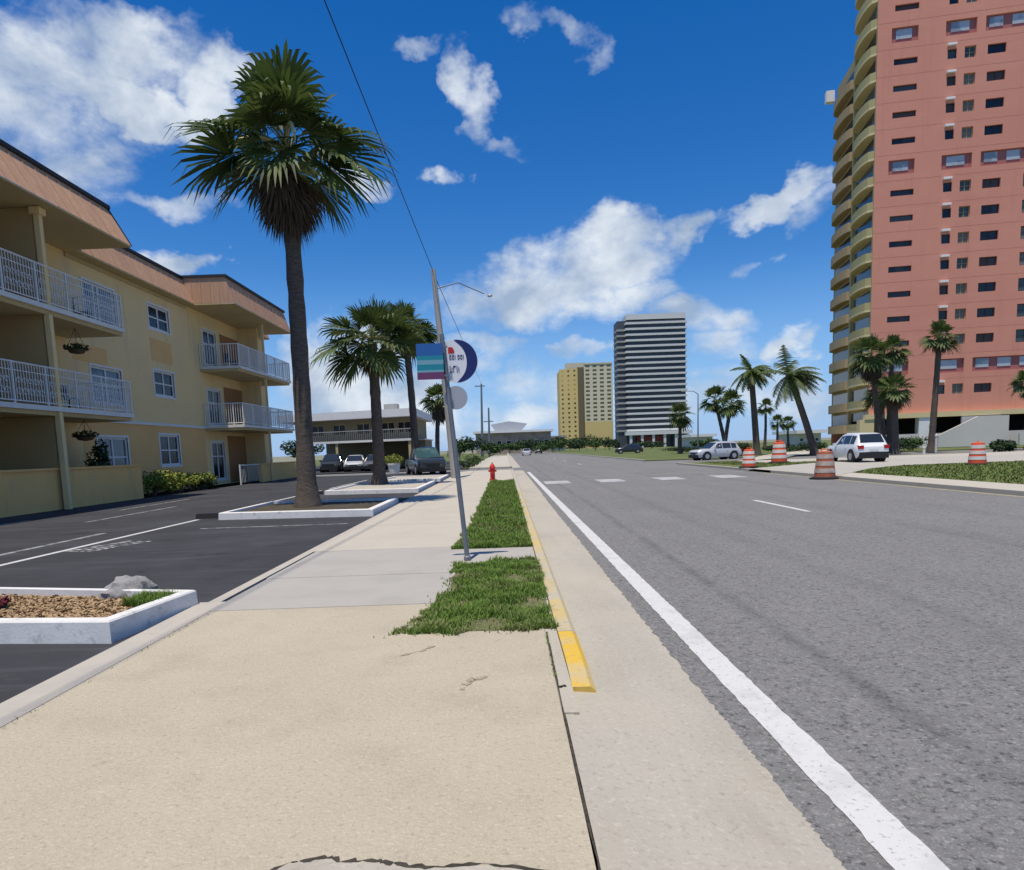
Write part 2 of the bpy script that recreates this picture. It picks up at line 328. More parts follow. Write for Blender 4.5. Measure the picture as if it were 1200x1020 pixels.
m_orange = mat('orange_plastic', (.72, .10, .035), [((.55, .1, .04), 3, .48, .7, .5), ((.3, .12, .07), 8, .6, .75, .4)], .6)
m_orange_d = mat('grimy_orange_plastic', (.42, .12, .06), [((.24, .1, .06), 5, .45, .65, .7)], .8)
m_band_dirty = mat('dirty_reflective_tape', (.5, .42, .36), [((.32, .22, .16), 6, .45, .65, .7)], .7)
m_band = mat('white_reflective_tape', (.75, .68, .62), [((.55, .45, .4), 5, .5, .7, .5)], .5)
m_rubber = mat('black_rubber', (.02, .02, .021), rough=.9)
m_pink = mat('salmon_pink_wall', (.66, .285, .2), [((.5, .21, .15), .9, .54, .74, .5, (1, 1, .07)), ((.59, .25, .175), .08, .42, .7, .6), ((.7, .33, .25), .35, .5, .75, .4, (1, 1, 3))], .92)
m_flank = mat('olive_beige_flank', (.42, .33, .17), [((.34, .26, .14), .3, .45, .7, .5)], .9)
m_mauve = mat('mauve_band_wall', (.36, .14, .13), rough=.9)
m_olive = mat('olive_balcony', (.44, .38, .18), [((.35, .3, .14), .3, .45, .7, .5)], .9)
m_terra = mat('terracotta_balcony', (.42, .31, .17), [((.33, .23, .12), .3, .45, .7, .5)], .9)
m_creamb = mat('cream_beam', (.66, .55, .3), rough=.9)
m_pale = mat('pale_wall', (.6, .57, .52), [((.5, .48, .44), .2, .45, .7, .5)], .9)
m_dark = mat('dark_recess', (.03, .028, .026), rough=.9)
m_yt = mat('yellow_tower_wall', (.66, .5, .21), [((.58, .44, .19), .05, .45, .7, .5)], .9)
m_yt2 = mat('pale_yellow_tower_wall', (.68, .61, .43), [((.6, .54, .38), .05, .45, .7, .5)], .9)
m_band_d = mat('dark_glass_band', (.022, .026, .032), [((.045, .05, .058), .06, .48, .56, .7, (1, 1, 4))], .25, spec=.5)
m_band_w = mat('white_slab_band', (.66, .65, .62), rough=.85)
m_tile = mat('motel_tan_wall', (.3, .25, .15), rough=.9)
m_rock = mat('grey_weathered_rock', (.3, .29, .28), [((.14, .135, .13), 7, .45, .62, .8), ((.45, .44, .42), 14, .55, .7, .5)], 1, bump=1, bscale=14)
m_chip = mat('tan_wood_chips', (.5, .36, .2), rough=.95, island=.9, island2=(.22, .13, .07))
m_chipbase = mat('chip_bed', (.36, .25, .14), [((.2, .13, .07), 25, .45, .6, .8)], 1, bump=1, bscale=60)
m_dirt = mat('dark_grit', (.07, .06, .045), [((.03, .026, .02), 20, .4, .6, .7)], 1)
m_cwhite = mat('white_car_paint', (.74, .75, .76), rough=.3, coat=.6, spec=.5)
m_csilver = mat('silver_car_paint', (.58, .59, .6), rough=.35, metal=.2, coat=.5)
m_cdark = mat('dark_car_paint', (.02, .024, .028), rough=.25, coat=.8, spec=.5)
m_cgray = mat('grey_car_paint', (.1, .105, .115), rough=.3, coat=.6)
m_cglass = mat('car_glass', (.02, .026, .03), rough=.15, spec=.8)
m_cglassg = mat('green_tinted_windscreen', (.04, .085, .08), [((.12, .2, .19), 1.2, .45, .6, .6)], .06, spec=.8)
m_tail = mat('red_tail_lamp', (.4, .015, .015), rough=.25)
m_head = mat('headlamp_glass', (.3, .31, .32), rough=.15, spec=.7)
m_rim = mat('alloy_rim', (.45, .46, .47), rough=.35, metal=.7)
m_plastic = mat('black_plastic_trim', (.025, .025, .026), rough=.7)
m_plate = mat('pale_number_plate', (.65, .66, .62), rough=.5)
# ------------------------------------------------------------------ ground, roads, pavements
ZR, ZP = -.12, -.05
def sheet(name, pts, z, m, kind='structure'):
    b = MB(); b.add([(p[0], p[1], z) for p in pts], [tuple(range(len(pts)))]); return struct(b, name, m, kind)
def rect(name, x0, x1, y0, y1, z, m): return sheet(name, [(x0, y0), (x1, y0), (x1, y1), (x0, y1)], z, m)
rect('ground', -4000, 4000, -200, 9000, -.30, m_ground)
rect('road', 1.247, 12.85, -30, 900, ZR, m_asph)
rect('side_street', 12.85, 140, 52, 64, ZR, m_asph)
rect('side_street', -90, 1.247, 50, 57, ZR, m_asph)
rect('car_park', -15.35, -3.28, -12, 50, ZP, m_lot)
rect('car_park', -70, -3.6, 57.2, 100, ZP, m_lot)
# sidewalk slabs, each a slab with thickness
def slab(name, x0, x1, y0, y1, z, m, th=.16):
    b = MB(); b.box(x0, x1, y0, y1, z - th, z); return struct(b, name, m)
J = .008
slab('sidewalk', -2.97, .272, -6, 6.65 - J, 0, m_tan)
slab('kerb_backing', .275, .37, 3.74, 6.64, -.003, m_gut)
slab('sidewalk', -3.0, .365, 6.65 + J, 8.35 - J, 0, m_gray)
slab('sidewalk', -3.02, .365, 8.35 + J, 10.62 - J, 0, m_gray)
y = 10.62
while y < 49:
    e = min(y + 3.6, 49.4); slab('sidewalk', -3.06, .365, y + J, e - J, 0, m_tan2); y = e
slab('sidewalk', -3.06, .365, 57.3, 150, 0, m_tan2)
slab('kerb_strip', -3.28, -2.985, -6, 7.1, -.004, m_kerb, .12)
slab('kerb_strip', -3.2, -3.07, 7.1, 49, -.006, m_kerb, .12)
# kerb along the road: flush at the driveway, full height from there on
def kerb(name, ys, m, x0=.375, x1=.525):
    b = MB(); prof = []
    for y in ys:
        k = max(0, min(1, (y - 3.95) / .9)); k = k * k * (3 - 2 * k)
        zt = -.03 + .045 * k
        prof.append([(x0, y, -.16), (x0, y, zt), (x1 - .035, y, zt), (x1, y, zt - .03), (x1 + .012, y, -.2)])
    n = 5; vs = [p for q in prof for p in q]; fs = []
    for i in range(len(prof) - 1):
        for k in range(n - 1): fs.append((i * n + k, i * n + k + 1, (i + 1) * n + k + 1, (i + 1) * n + k))
    fs.append(tuple(range(n))); fs.append(tuple((len(prof) - 1) * n + k for k in range(n)))
    b.add(vs, fs); return struct(b, name, m)
kerb('kerb', [4.2 + .2 * i for i in range(7)], m_yel)
kerb('kerb', [5.4 + .012, 8, 12, 16, 20, 25], m_yelw)
kerb('kerb', [25.01, 40, 49.5], m_kerb)
kerb('kerb', [57.3, 200], m_kerb)
# gutter pan, ramped up to the footway at the driveway
b = MB(); ys = [-6, 0, 1, 2, 3, 3.6, 4.0, 4.4, 4.8, 5.2, 6, 12, 25, 50]; nx = 5; vs = []; fs = []
for y in ys:
    k = max(0, min(1, (y - 3.7) / 1.2)); k = k * k * (3 - 2 * k); zi = -.006 * (1 - k) - .112 * k
    for i in range(nx):
        t = i / (nx - 1); vs.append((.29 + (1.247 - .29) * t, y, zi * (1 - t) + (ZR + .004) * t))
for j in range(len(ys) - 1):
    for i in range(nx - 1): fs.append((j * nx + i, j * nx + i + 1, (j + 1) * nx + i + 1, (j + 1) * nx + i))
b.add(vs, fs); struct(b, 'gutter', m_gut)
rect('gutter', .52, 1.247, 57.2, 250, ZR + .004, m_gut)
# gritty seam beside the driveway slab and the broken slab edge at the bottom of the view
def ribbon(name, pts, z, w, m, jit=.5, sub=8):
    b = MB(); P = []
    for i in range(len(pts) - 1):
        for k in range(sub):
            t = k / sub; P.append((pts[i][0] * (1 - t) + pts[i + 1][0] * t, pts[i][1] * (1 - t) + pts[i + 1][1] * t))
    P.append(pts[-1][:2]); L = []
    for i, p in enumerate(P):
        a, c = P[max(i - 1, 0)], P[min(i + 1, len(P) - 1)]; dx, dy = c[0] - a[0], c[1] - a[1]; l = math.hypot(dx, dy) or 1
        ww = w * (1 + jit * (rnd.random() * 2 - 1)); ox, oy = (rnd.random() - .5) * w * jit, (rnd.random() - .5) * w * jit
        L.append(((p[0] - dy / l * ww / 2 + ox, p[1] + dx / l * ww / 2 + oy, z), (p[0] + dy / l * ww / 2 + ox, p[1] - dx / l * ww / 2 + oy, z)))
    for i in range(len(L) - 1): b.quad(L[i][0], L[i][1], L[i + 1][1], L[i + 1][0])
    return struct(b, name, m)
ribbon('pavement_seam', [(.281, 1.2), (.283, 2.5), (.279, 3.6), (.284, 5.45)], .001, .012, m_dirt)
ribbon('pavement_seam', [(.283, 4.14), (.30, 4.16), (.335, 4.165)], .003, .022, m_dirt, .7)
ck = [G(x, y) for x, y in ((300, 1026), (345, 1010), (385, 1005), (400, 1010), (440, 1009), (462, 1013), (500, 1017), (560, 1013), (600, 1016), (660, 1026))]
ribbon('pavement_crack', [(p.x, p.y) for p in ck], .003, .012, m_dirt, 1.3, 6)
pt = [(p.x, p.y - .01) for p in ck]; sheet('pavement_patch', pt + [(.1, 1.9), (-.9, 1.9)], .002, m_gut)
for pts in ([(465, 770), (490, 764), (512, 757)], [(548, 798), (572, 793)], [(540, 808), (552, 800)]):
    ribbon('pavement_stain', [tuple(G(x, y)[:2]) for x, y in pts], .0035, .035, mat('brown_pavement_stain', (.36, .305, .215), [((.3, .25, .17), 20, .4, .6, .7)], .95), 1.2, 5)

# road markings
MZ = ZR + .004
def ragged_line(x0, x1, y0, y1, step, j, m):
    b = MB(); n = int((y1 - y0) / step); vs = []
    for i in range(n + 1):
        y = y0 + (y1 - y0) * i / n; vs += [(x0 + rnd.uniform(-j, j), y, MZ), (x1 + rnd.uniform(-j, j), y, MZ)]
    b.add(vs, [(2 * i, 2 * i + 1, 2 * i + 3, 2 * i + 2) for i in range(n)]); return struct(b, 'road_markings', m)
ragged_line(1.405, 1.605, -4, 46, .07, .006, m_white_paint)
b = MB(); vs = []; n = 300
for i in range(n + 1):
    y = 1.5 + 22 * (i / n) ** 1.6; vs += [(1.225 + rnd.uniform(-.022, .012), y, ZR + .0075), (1.30, y, ZR + .0015)]
b.add(vs, [(2 * i, 2 * i + 1, 2 * i + 3, 2 * i + 2) for i in range(n)]); struct(b, 'road_edge', m_asph)
for (x, y) in ((6.62, 16.6), (6.62, 5.0), (6.62, 62), (6.62, 78), (6.62, 94), (6.62, 112)):
    b = MB(); b.box(x, x + .13, y - 1.55, y + 1.8, ZR + .002, MZ); struct(b, 'road_markings', m_white_paint)
for x in (1.75, 4.2, 6.9, 9.55):
    b = MB(); b.box(x, x + 1.15, 30.2, 32.6, ZR + .002, MZ); struct(b, 'road_markings', m_faded_paint)
b = MB(); b.box(12.6, 12.7, -10, 33.5, ZR + .002, MZ); struct(b, 'road_markings', mat('yellow_road_paint', (.5, .42, .2), [((.3, .28, .22), 3, .42, .66, .8)], .7))
b = MB(); b.box(2.0, 12.4, 35.6, 36.1, ZR + .002, MZ); struct(b, 'road_markings', m_worn_paint)
PZ = ZP + .004
def lotline(x0, x1, y0, y1, m=m_white_paint):
    b = MB(); b.box(x0, x1, y0, y1, ZP + .001, PZ); return struct(b, 'parking_lines', m)
lotline(-8.06, -7.94, 6.0, 17.6); lotline(-8.2, -8.08, 20.6, 30); lotline(-8.2, -8.08, 31.5, 40)
lotline(-9.0, -8.85, 6.0, 15.0, m_worn_paint); lotline(-13.6, -13.4, 17.6, 19.2, m_worn_paint); lotline(-11.2, -11.08, 18, 23, m_worn_paint)
lotline(-12.6, -12.5, 22, 27, m_worn_paint); lotline(-6.9, -3.6, 15.2, 15.3, m_worn_paint)
# worn stencilled lettering in the bay, no longer legible
b = MB()
A, B = G(88, 647, ZP), G(165, 634, ZP); dv = (B - A); n_ = Vector((-dv.y, dv.x, 0)).normalized()
for i in range(9):
    c0 = A + dv * (i + .1) / 9; c1 = A + dv * (i + .75) / 9; hh = .34
    for k in range(3):
        if rnd.random() < .85:
            q = c0 + n_ * (-hh + k * hh * .72 + rnd.random() * .06); e = c1 + n_ * (-hh + k * hh * .72)
            b.quad(*[(v.x, v.y, PZ) for v in (q, e, e + n_ * .1, q + n_ * .12)])
    q = c0 + n_ * -hh; e = c0 + dv * .022 + n_ * -hh
    b.quad(*[(v.x, v.y, PZ + .0015) for v in (q, e, e + n_ * hh * 1.7, q + n_ * hh * 1.7)])
struct(b, 'parking_lettering', mat('faded_lettering_paint', (.5, .5, .5), [((.06, .06, .065), 7, .45, .58, .9)], .8))

# far side of the road
b = MB(); b.box(12.85, 13.02, -20, 33.2, -.2, .0); struct(b, 'kerb', m_kerb)
slab('sidewalk', 13.03, 14.5, -20, 33.6, -.002, m_tan2)
dl = [G(x, y, -.01) for x, y in ((968, 561), (988, 556.5), (1020, 549.5), (1060, 545.5), (1200, 540.5), (1420, 534))]
du = [G(x, y, -.01) for x, y in ((1420, 526), (1200, 532), (1040, 537.5), (985, 540.5), (930, 545), (872, 550.5))]
rect('lawn', 14.5, 300, -20, 52, -.03, m_lawn)
rect('lawn', 12.86, 14.5, 33.6, 52, -.03, m_lawn)
rect('lawn', 12.86, 300, 64, 420, -.06, m_lawn)
rect('lawn', -60, -3.62, 100, 300, -.05, m_lawn)
sheet('driveway', [(12.86, 26.2)] + [p[:2] for p in dl[1:]] + [p[:2] for p in du] + [(12.86, 35.6)], .006, mat('pale_driveway_concrete', (.42, .395, .34), [((.34, .32, .27), .4, .45, .7, .5)], .9))
sheet('path', [G(x, y)[:2] for x, y in ((862, 541), (905, 537.5), (950, 531.5), (992, 527), (975, 525), (940, 528), (895, 533.5))], -.012, m_tan2)
b = MB(); b.box(12.86, 13.1, 36.2, 51.6, -.2, .0); struct(b, 'kerb', m_kerb)
b = MB(); b.box(12.86, 13.1, 64.3, 420, -.2, .02); struct(b, 'kerb', m_kerb)
rect('lot_paving', 17, 60, 44.5, 51, -.02, m_kerb)
# left verge beyond the side street
rect('lawn', -3.6, -3.07, 57.2, 140, -.02, m_lawn)

# kerbed islands of the car park
def island(name, pts, z, w, label, fill, zf, mk=m_kerbw):
    """hollow kerb ring on a four-sided plan + bed"""
    P = [Vector((p[0], p[1], 0)) for p in pts]; c = sum(P, Vector()) / len(P)
    I = []
    n = len(P)
    for i in range(n):
        e0 = (P[i] - P[i - 1]).normalized(); e1 = (P[(i + 1) % n] - P[i]).normalized()
        n0 = Vector((-e0.y, e0.x, 0)); n1 = Vector((-e1.y, e1.x, 0)); bi = (n0 + n1); bi = bi / max(.3, bi.dot(n0)); I.append(P[i] + bi * w)
    root = thing(name, (c.x, c.y, ZP), label, 'planter' if 'planter' in name else 'kerbed island', )
    def L(v, z): return (v.x - c.x, v.y - c.y, z - ZP)
    b = MB(); vs = []
    for p, q in zip(P, I):
        vs += [L(p, ZP), L(p + (q - p) * .06, z - .015), L(p + (q - p) * .16, z), L(q, z), L(q, ZP)]
    k = 5; fs = []
    for i in range(n):
        j = (i + 1) % n
        for a in range(k - 1): fs.append((i * k + a, j * k + a, j * k + a + 1, i * k + a + 1))
    b.add(vs, fs); b.build('kerb_ring', mk, root)
    b = MB(); b.add([L(q, zf) for q in I], [tuple(range(n))]); b.build('bed', fill, root)
    return root, I
pl, plI = island('planter', [G(-60, 729, .15), G(128, 728, .15), G(231, 691, .15), G(-60, 687, .15)], .15, .13, 'low white kerbed planter of wood chips beside the sidewalk', m_chipbase, .07)
is1, _ = island('parking_island', [(-7.35, 17.3), (-3.32, 16.85), (-3.32, 20.9), (-7.35, 21.2)], .13, .16, 'white kerbed island with dark soil under the tallest palm', m_soil, .06)
is2, _ = island('parking_island', [(-7.1, 26.6), (-3.35, 26.0), (-3.35, 32.4), (-7.1, 32.8)], .12, .16, 'white kerbed island round the foot of the shorter bushy palm', m_kerb, .05)
is3, _ = island('parking_island', [(-6.6, 35.2), (-3.35, 34.8), (-3.35, 40.0), (-6.6, 40.4)], .12, .16, 'white kerbed island in front of the dark parked pickup', m_kerb, .05)
for i, (x, y) in enumerate(((-7.75, 17.9), (-7.75, 27.2))):
    b = MB(); s = (.42, .09)
    b.add([(-.42, -.1, 0), (.42, -.1, 0), (.42, .1, 0), (-.42, .1, 0), (-.4, -.06, .13), (.4, -.06, .13), (.4, .06, .13), (-.4, .06, .13)],
          [(0, 1, 5, 4), (1, 2, 6, 5), (2, 3, 7, 6), (3, 0, 4, 7), (4, 5, 6, 7)])
    o = b.build('wheel_stop', m_rubber); o.location = (x, y, ZP)
    tag(o, ['black rubber wheel stop at the end of the long white parking line', 'small black wheel stop beside the island of the shorter bushy palm'][i], 'wheel stop', 'wheel stops of the car park')
# wood chips and stone in the planter
b = MB(); c = pl.location
def inpl(): 
    u, v = rnd.random(), rnd.random(); a = plI[0].lerp(plI[1], u); d = plI[3].lerp(plI[2], u); return a.lerp(d, .04 + .92 * v)
for i in range(9000):
    p = inpl(); l = .008 + .014 * rnd.random(); t = rnd.random() * 6.28; e = Vector((math.cos(t) * l, math.sin(t) * l, (rnd.random() - .5) * l)); q = Vector((-math.sin(t) * l * .45, math.cos(t) * l * .45, (rnd.random() - .3) * l * .8))
    o = p + Vector((0, 0, .075 + rnd.random() * .025)); b.quad(o - e - q, o + e - q, o + e + q, o - e + q)
struct(b, 'wood_chips', m_chip, 'stuff')
def rock(name, loc, sx, sy, sz, label):
    b = MB(); n = 18; m = 10; vs = []; sd = rnd.random() * 9
    from mathutils import noise
    for j in range(m + 1):
        ph = math.pi * j / m
        for i in range(n):
            t = 2 * math.pi * i / n; v = Vector((math.sin(ph) * math.cos(t), math.sin(ph) * math.sin(t), math.cos(ph)))
            k = 1 + .38 * noise.noise(v * 1.7 + Vector((sd, 0, 0))) + .16 * noise.noise(v * 4.5 + Vector((0, sd, 0)))
            vs.append((v.x * k * sx, v.y * k * sy, v.z * k * sz))
    b.add(vs, [(j * n + i, j * n + (i + 1) % n, (j + 1) * n + (i + 1) % n, (j + 1) * n + i) for j in range(m) for i in range(n)])
    o = b.build(name, m_rock, None, True); o.location = loc; return tag(o, label, 'rock')
p = G(153, 694, .09); rock('rock', (p.x, p.y, .14), .24, .16, .12, 'lumpy grey rock at the back corner of the planter')
p = G(132, 700, .09); rock('rock', (p.x, p.y, .1), .14, .1, .07, 'smaller flat tan stone beside the lumpy grey rock')

# ------------------------------------------------------------------ grass
def blades(name, fn, n, h, m, wd=.006, lean=.5, zf=lambda x, y: 0, kind='stuff'):
    b = MB()
    for i in range(n):
        x, y, s = fn(); hh = h * s * (.5 + rnd.random() * .8); t = rnd.random() * 6.283; l = hh * lean * rnd.random() * 1.6
        dx, dy = math.cos(t), math.sin(t); z = zf(x, y); wx, wy = -dy * wd, dx * wd
        b.add([(x - wx, y - wy, z), (x + wx, y + wy, z), (x + wx * .7 + dx * l * .4, y + wy * .7 + dy * l * .4, z + hh * .6), (x - wx * .7 + dx * l * .4, y - wy * .7 + dy * l * .4, z + hh * .6), (x + dx * l, y + dy * l, z + hh)],
              [(0, 1, 2, 3), (3, 2, 4)])
    o = b.build(name, m); o['kind'] = kind; return o
from mathutils import noise as _nz
def wob(y, s): return .10 * _nz.noise(Vector((y * 1.7, s, 0))) + .06 * _nz.noise(Vector((y * 6, s, 3)))
def g1():
    while True:
        y = 5.38 + rnd.random() * 3.72; f = (y - 5.4) / 3.6
        x0 = -.98 + .22 * min(1, max(0, f * 3)) + .14 * max(0, f - .7) + wob(y, 1) * 1.3; x1 = .345 + wob(y, 5) * .4 + .05 * f
        x = x0 + rnd.random() * (x1 - x0)
        if y < 5.5 + .16 * _nz.noise(Vector((x * 5, 2, 0))) : continue
        bare = _nz.noise(Vector((x * 2.2, y * 1.6, 4)))
        if bare > .1 and rnd.random() < .55 + bare: continue
        if rnd.random() < .05: x += rnd.uniform(-.16, .05) * rnd.random(); y -= .12 * rnd.random() ** 2
        e = max(.1, min(x - x0, .25) / .25)
        return x, y, (.5 + .5 * e) * (.85 + .7 * _nz.noise(Vector((x * 4, y * 4, 9))))
def g2():
    y = 10.32 + 21.4 * rnd.random() ** 1.6; x0 = -.86 + .12 * min(1, (y - 10.3) / 3) + wob(y, 8); x1 = .35 + wob(y, 9) * .3
    x = x0 + rnd.random() * (x1 - x0); 
    return (x, y, (.8 + .4 * min(1, (y - 10.3) / 8)) * (.85 + .8 * _nz.noise(Vector((x * 3, y * 1.5, 9))))) if _nz.noise(Vector((x * 2, y * .8, 14))) < .22 or rnd.random() < .4 else (x, y, .3)
def soil(name, ys, xl, xr, z=.003):
    b = MB(); vs = []
    for y in ys: vs += [(xl(y), y, z), (xr(y), y, z)]
    b.add(vs, [(2 * i, 2 * i + 1, 2 * i + 3, 2 * i + 2) for i in range(len(ys) - 1)]); struct(b, name, m_soilg)
m_soilg = mat('verge_turf', (.16, .16, .07), [((.26, .2, .12), 3, .5, .65, .9), ((.035, .05, .015), 20, .45, .65, .7)], 1, bump=.5)
soil('verge', [5.55 + .12 * i for i in range(29)], lambda y: -.9 + .22 * min(1, max(0, (y - 5.4) / 1.2)) + wob(y, 1) * 1.3, lambda y: .35 + wob(y, 5) * .3)
soil('verge', [10.36 + .3 * i for i in range(70)], lambda y: -.8 + .1 * min(1, (y - 10.3) / 3) + wob(y, 8), lambda y: .35)
blades('grass', g1, 26000, .06, m_grass, .0055, .9)
blades('grass', g2, 42000, .085, m_grass, .009, .7)
def g3():
    p = inpl(); 
    q = plI[2].lerp(plI[1], rnd.random() * .45).lerp(plI[3], rnd.random() * .13); return q.x, q.y, 1
blades('grass', g3, 1500, .09, m_grass, .006, .7, lambda x, y: .08)
dpoly = [Vector((p.x, p.y)) for p in dl + du]
def inpoly(x, y, P):
    c = False
    for i in range(len(P)):
        a, d = P[i], P[i - 1]
        if (a.y > y) != (d.y > y) and x < (d.x - a.x) * (y - a.y) / (d.y - a.y) + a.x: c = not c
    return c
def g4():
    while True:
        y = 15 + 36 * rnd.random(); x = 14.5 + 32 * rnd.random()
        if x > y * 1.0 + 3 or inpoly(x, y, dpoly) or (x > 17 and y > 44.3): continue
        return x, y, 1
blades('grass', g4, 30000, .07, mat('mown_lawn_blades', (.17, .215, .055), [((.26, .24, .1), .5, .48, .7, .8)], .9, island=.6, island2=(.08, .12, .03)), .022, .7, lambda x, y: -.03)
def g5():
    s = rnd.random() < .5
    if s: return -2.96 + rnd.random() * .04, 2 + rnd.random() * 4.5, .5
    return .27 + rnd.random() * .02, 4.2 + rnd.random() * 1.2, .5
blades('grass', g5, 160, .05, m_grass, .004, .9, lambda x, y: -.01)
# ------------------------------------------------------------------ palms
def fan_palm(name, label, base, top, r0, r1, cr, seed, nf=46, nd=40, skirt=1.0, group=None, spread=1.0, low=-25, upk=1.0, flare=1.55, stalks=True, fine=22, extra=(), lv=(.84, 1.1)):
    """base -> top: the trunk; cr: length from the crown's heart to the leaf tips"""
    rn = random.Random(seed); base = Vector(base); top = Vector(top) - base
    root = thing(name, base, label, 'palm tree', group)
    hgt = top.length
    # trunk
    n = 26; pts = []; rads = []; side = Vector((rn.uniform(-1, 1), rn.uniform(-1, 1), 0)) * hgt * .012
    for i in range(n + 1):
        t = i / n; p = top * t + side * math.sin(math.pi * t) ; pts.append(p)
        r = r0 + (r1 - r0) * t; r *= 1 + (flare - 1) * math.exp(-t * hgt / .42); rads.append(r * (1 + .05 * math.sin(i * 2.3) + rn.uniform(-.03, .03)))
    b = MB(); b.tube(pts, rads, 14); b.build('trunk', m_bark, root, True)
    C0 = top
    def frond(b, d, L, mi=0, droop=.35, heart=C0, dead=False):
        d = d.normalized(); pet = L * (.46 if not dead else .4); fan = L - pet
        pts = [heart.copy()]; dd = d.copy()
        for i in range(4):
            dd = (dd + Vector((0, 0, -droop * .10 * (i + 1)))).normalized(); pts.append(pts[-1] + dd * pet / 4)
        b.tube(pts, [.028, .024, .02, .018, .014], 4, 1, False)
        t = dd; s = t.cross(Vector((0, 0, 1)))
        s = s.normalized() if s.length > .05 else Vector((rn.uniform(-1, 1), rn.uniform(-1, 1), 0)).normalized()
        nrm = s.cross(t).normalized(); roll = rn.uniform(-.5, .5); s, nrm = (s * math.cos(roll) + nrm * math.sin(roll)), (nrm * math.cos(roll) - s * math.sin(roll))
        o = pts[-1]; N_ = fine; A = R(118 if not dead else 60)
        cup = rn.uniform(.1, .35)
        for k in range(N_):
            a = -A + 2 * A * k / (N_ - 1) + rn.uniform(-.03, .03); ln = fan * (.72 + .28 * math.cos(a * .75)) * rn.uniform(.88, 1.06)
            e = (t * math.cos(a) + s * math.sin(a) + nrm * cup * abs(math.sin(a))).normalized(); w_ = nrm.cross(e).normalized() * (ln * A * 1.02 / N_)
            g = Vector((0, 0, -1)); m1 = o + e * ln * .52 + g * ln * .03 * droop; m2 = o + e * ln * .82 + g * ln * (.08 + .10 * rn.random()) * (.12 + droop * .8); tp = o + e * ln + g * ln * (.2 + .3 * rn.random()) * (.12 + droop * .8)
            f = nrm * (ln * .012 * (1 if k % 2 else -1))
            b.add([o, m1 - w_ * .62 + f, m1 + w_ * .62 - f, m2 - w_ * .42, m2 + w_ * .42, tp], [(0, 1, 2), (1, 3, 4, 2), (3, 5, 4)], mi)
    b = MB(); ga = 2.39996
    for i in range(nf):
        f = (i + .5) / nf; e = R(low + (88 - low) * (1 - f) ** .8 * upk) if i else R(88)
        e += rn.uniform(-.12, .12); a = i * ga + rn.uniform(-.3, .3)
        hz = .0 + cr * .10 * (1 - f)
        L = cr * rn.uniform(*lv) * (1 - .2 * max(0, math.sin(e)) ** 2)
        frond(b, Vector((math.cos(a) * math.cos(e) * spread, math.sin(a) * math.cos(e) * spread, math.sin(e))), L, 0, .15 + .75 * f, C0 + Vector((0, 0, hz)))
    for dx, dy, dz, k in extra:
        frond(b, Vector((dx, dy, dz)), cr * k, 0, .75, C0 + Vector((0, 0, cr * .05)))
    b.build('crown', [m_frond, m_stem], root)
    if nd:
        b = MB()
        for i in range(nd):
            f = i / nd; e = R(-38 - 42 * f + rn.uniform(-9, 9)); a = i * ga + rn.uniform(-.4, .4)
            frond(b, Vector((math.cos(a) * math.cos(e), math.sin(a) * math.cos(e), math.sin(e))), cr * skirt * rn.uniform(.6, .95), 0, .9, C0 - Vector((0, 0, cr * .05 + cr * .2 * skirt * f)), True)
        b.build('dead_frond_skirt', [m_dead, m_stem], root)
    if stalks:
        b = MB()
        for i in range(7):
            a = rn.uniform(0, 6.28); p = C0 + Vector((0, 0, .15)); pts = [p]; d = Vector((math.cos(a) * .8, math.sin(a) * .8, .7))
            for k in range(7): d = (d + Vector((0, 0, -.28))).normalized(); pts.append(pts[-1] + d * cr * .13)
            b.tube(pts, [.05, .045, .045, .05, .055, .05, .035, .015], 6)
        b.build('flower_stalks', m_stalk, root, True)
    return root
def feather_palm(name, label, base, top, r0, r1, cr, seed, wind, nf=26, group=None):
    rn = random.Random(seed); base = Vector(base); top = Vector(top) - base; root = thing(name, base, label, 'palm tree', group)
    n = 20; pts = []; rads = []
    for i in range(n + 1):
        t = i / n; pts.append(Vector((top.x * t ** 1.15, top.y * t, top.z * t))); rads.append((r0 + (r1 - r0) * t) * (1 + .5 * math.exp(-t * top.length / .4)))
    b = MB(); b.tube(pts, rads, 12); b.build('trunk', m_bark, root, True)
    b = MB()
    for i in range(nf):
        a = i * 2.39996; e = R(46 - 78 * i / nf + rn.uniform(-9, 9)); d = Vector((math.cos(a) * math.cos(e), math.sin(a) * math.cos(e), math.sin(e))) + Vector(wind) * .75
        d.normalize(); L = cr * rn.uniform(.85, 1.1); p = top.copy(); P = [p.copy()]
        for k in range(9):
            d = (d + Vector((wind[0] * .06, 0, -.13))).normalized(); p = p + d * L / 9; P.append(p.copy())
        b.tube(P, [.03 - .0026 * k for k in range(10)], 4, 1, False)
        for k in range(1, 10):
            t = (P[k] - P[k - 1]).normalized(); s = t.cross(Vector((0, 0, 1))); s = s.normalized() if s.length > .02 else Vector((1, 0, 0))
            for q in range(3):
                o = P[k - 1].lerp(P[k], q / 3); 
                for sg in (-1, 1):
                    ll = L * .26 * math.sin(math.pi * min(.97, (k + .6) / 10.5)) * rn.uniform(.8, 1.1); e2 = (t * .55 + s * sg + Vector((wind[0] * .4, 0, -.55 + rn.uniform(-.15, .15)))).normalized()
                    wv = t * .06; b.add([o - wv, o + wv, o + e2 * ll * .6 + wv * .6, o + e2 * ll * .6 - wv * .6, o + e2 * ll + Vector((0, 0, -.1 * ll))], [(0, 1, 2, 3), (3, 2, 4)], 0)
    b.build('crown', [m_frond, m_stem], root)
    return root
PG = 'palms along the car park'
def lift(p, dz): return Vector((p[0], p[1], p[2] + dz))
p = G(361, 594, .05); y = p.y
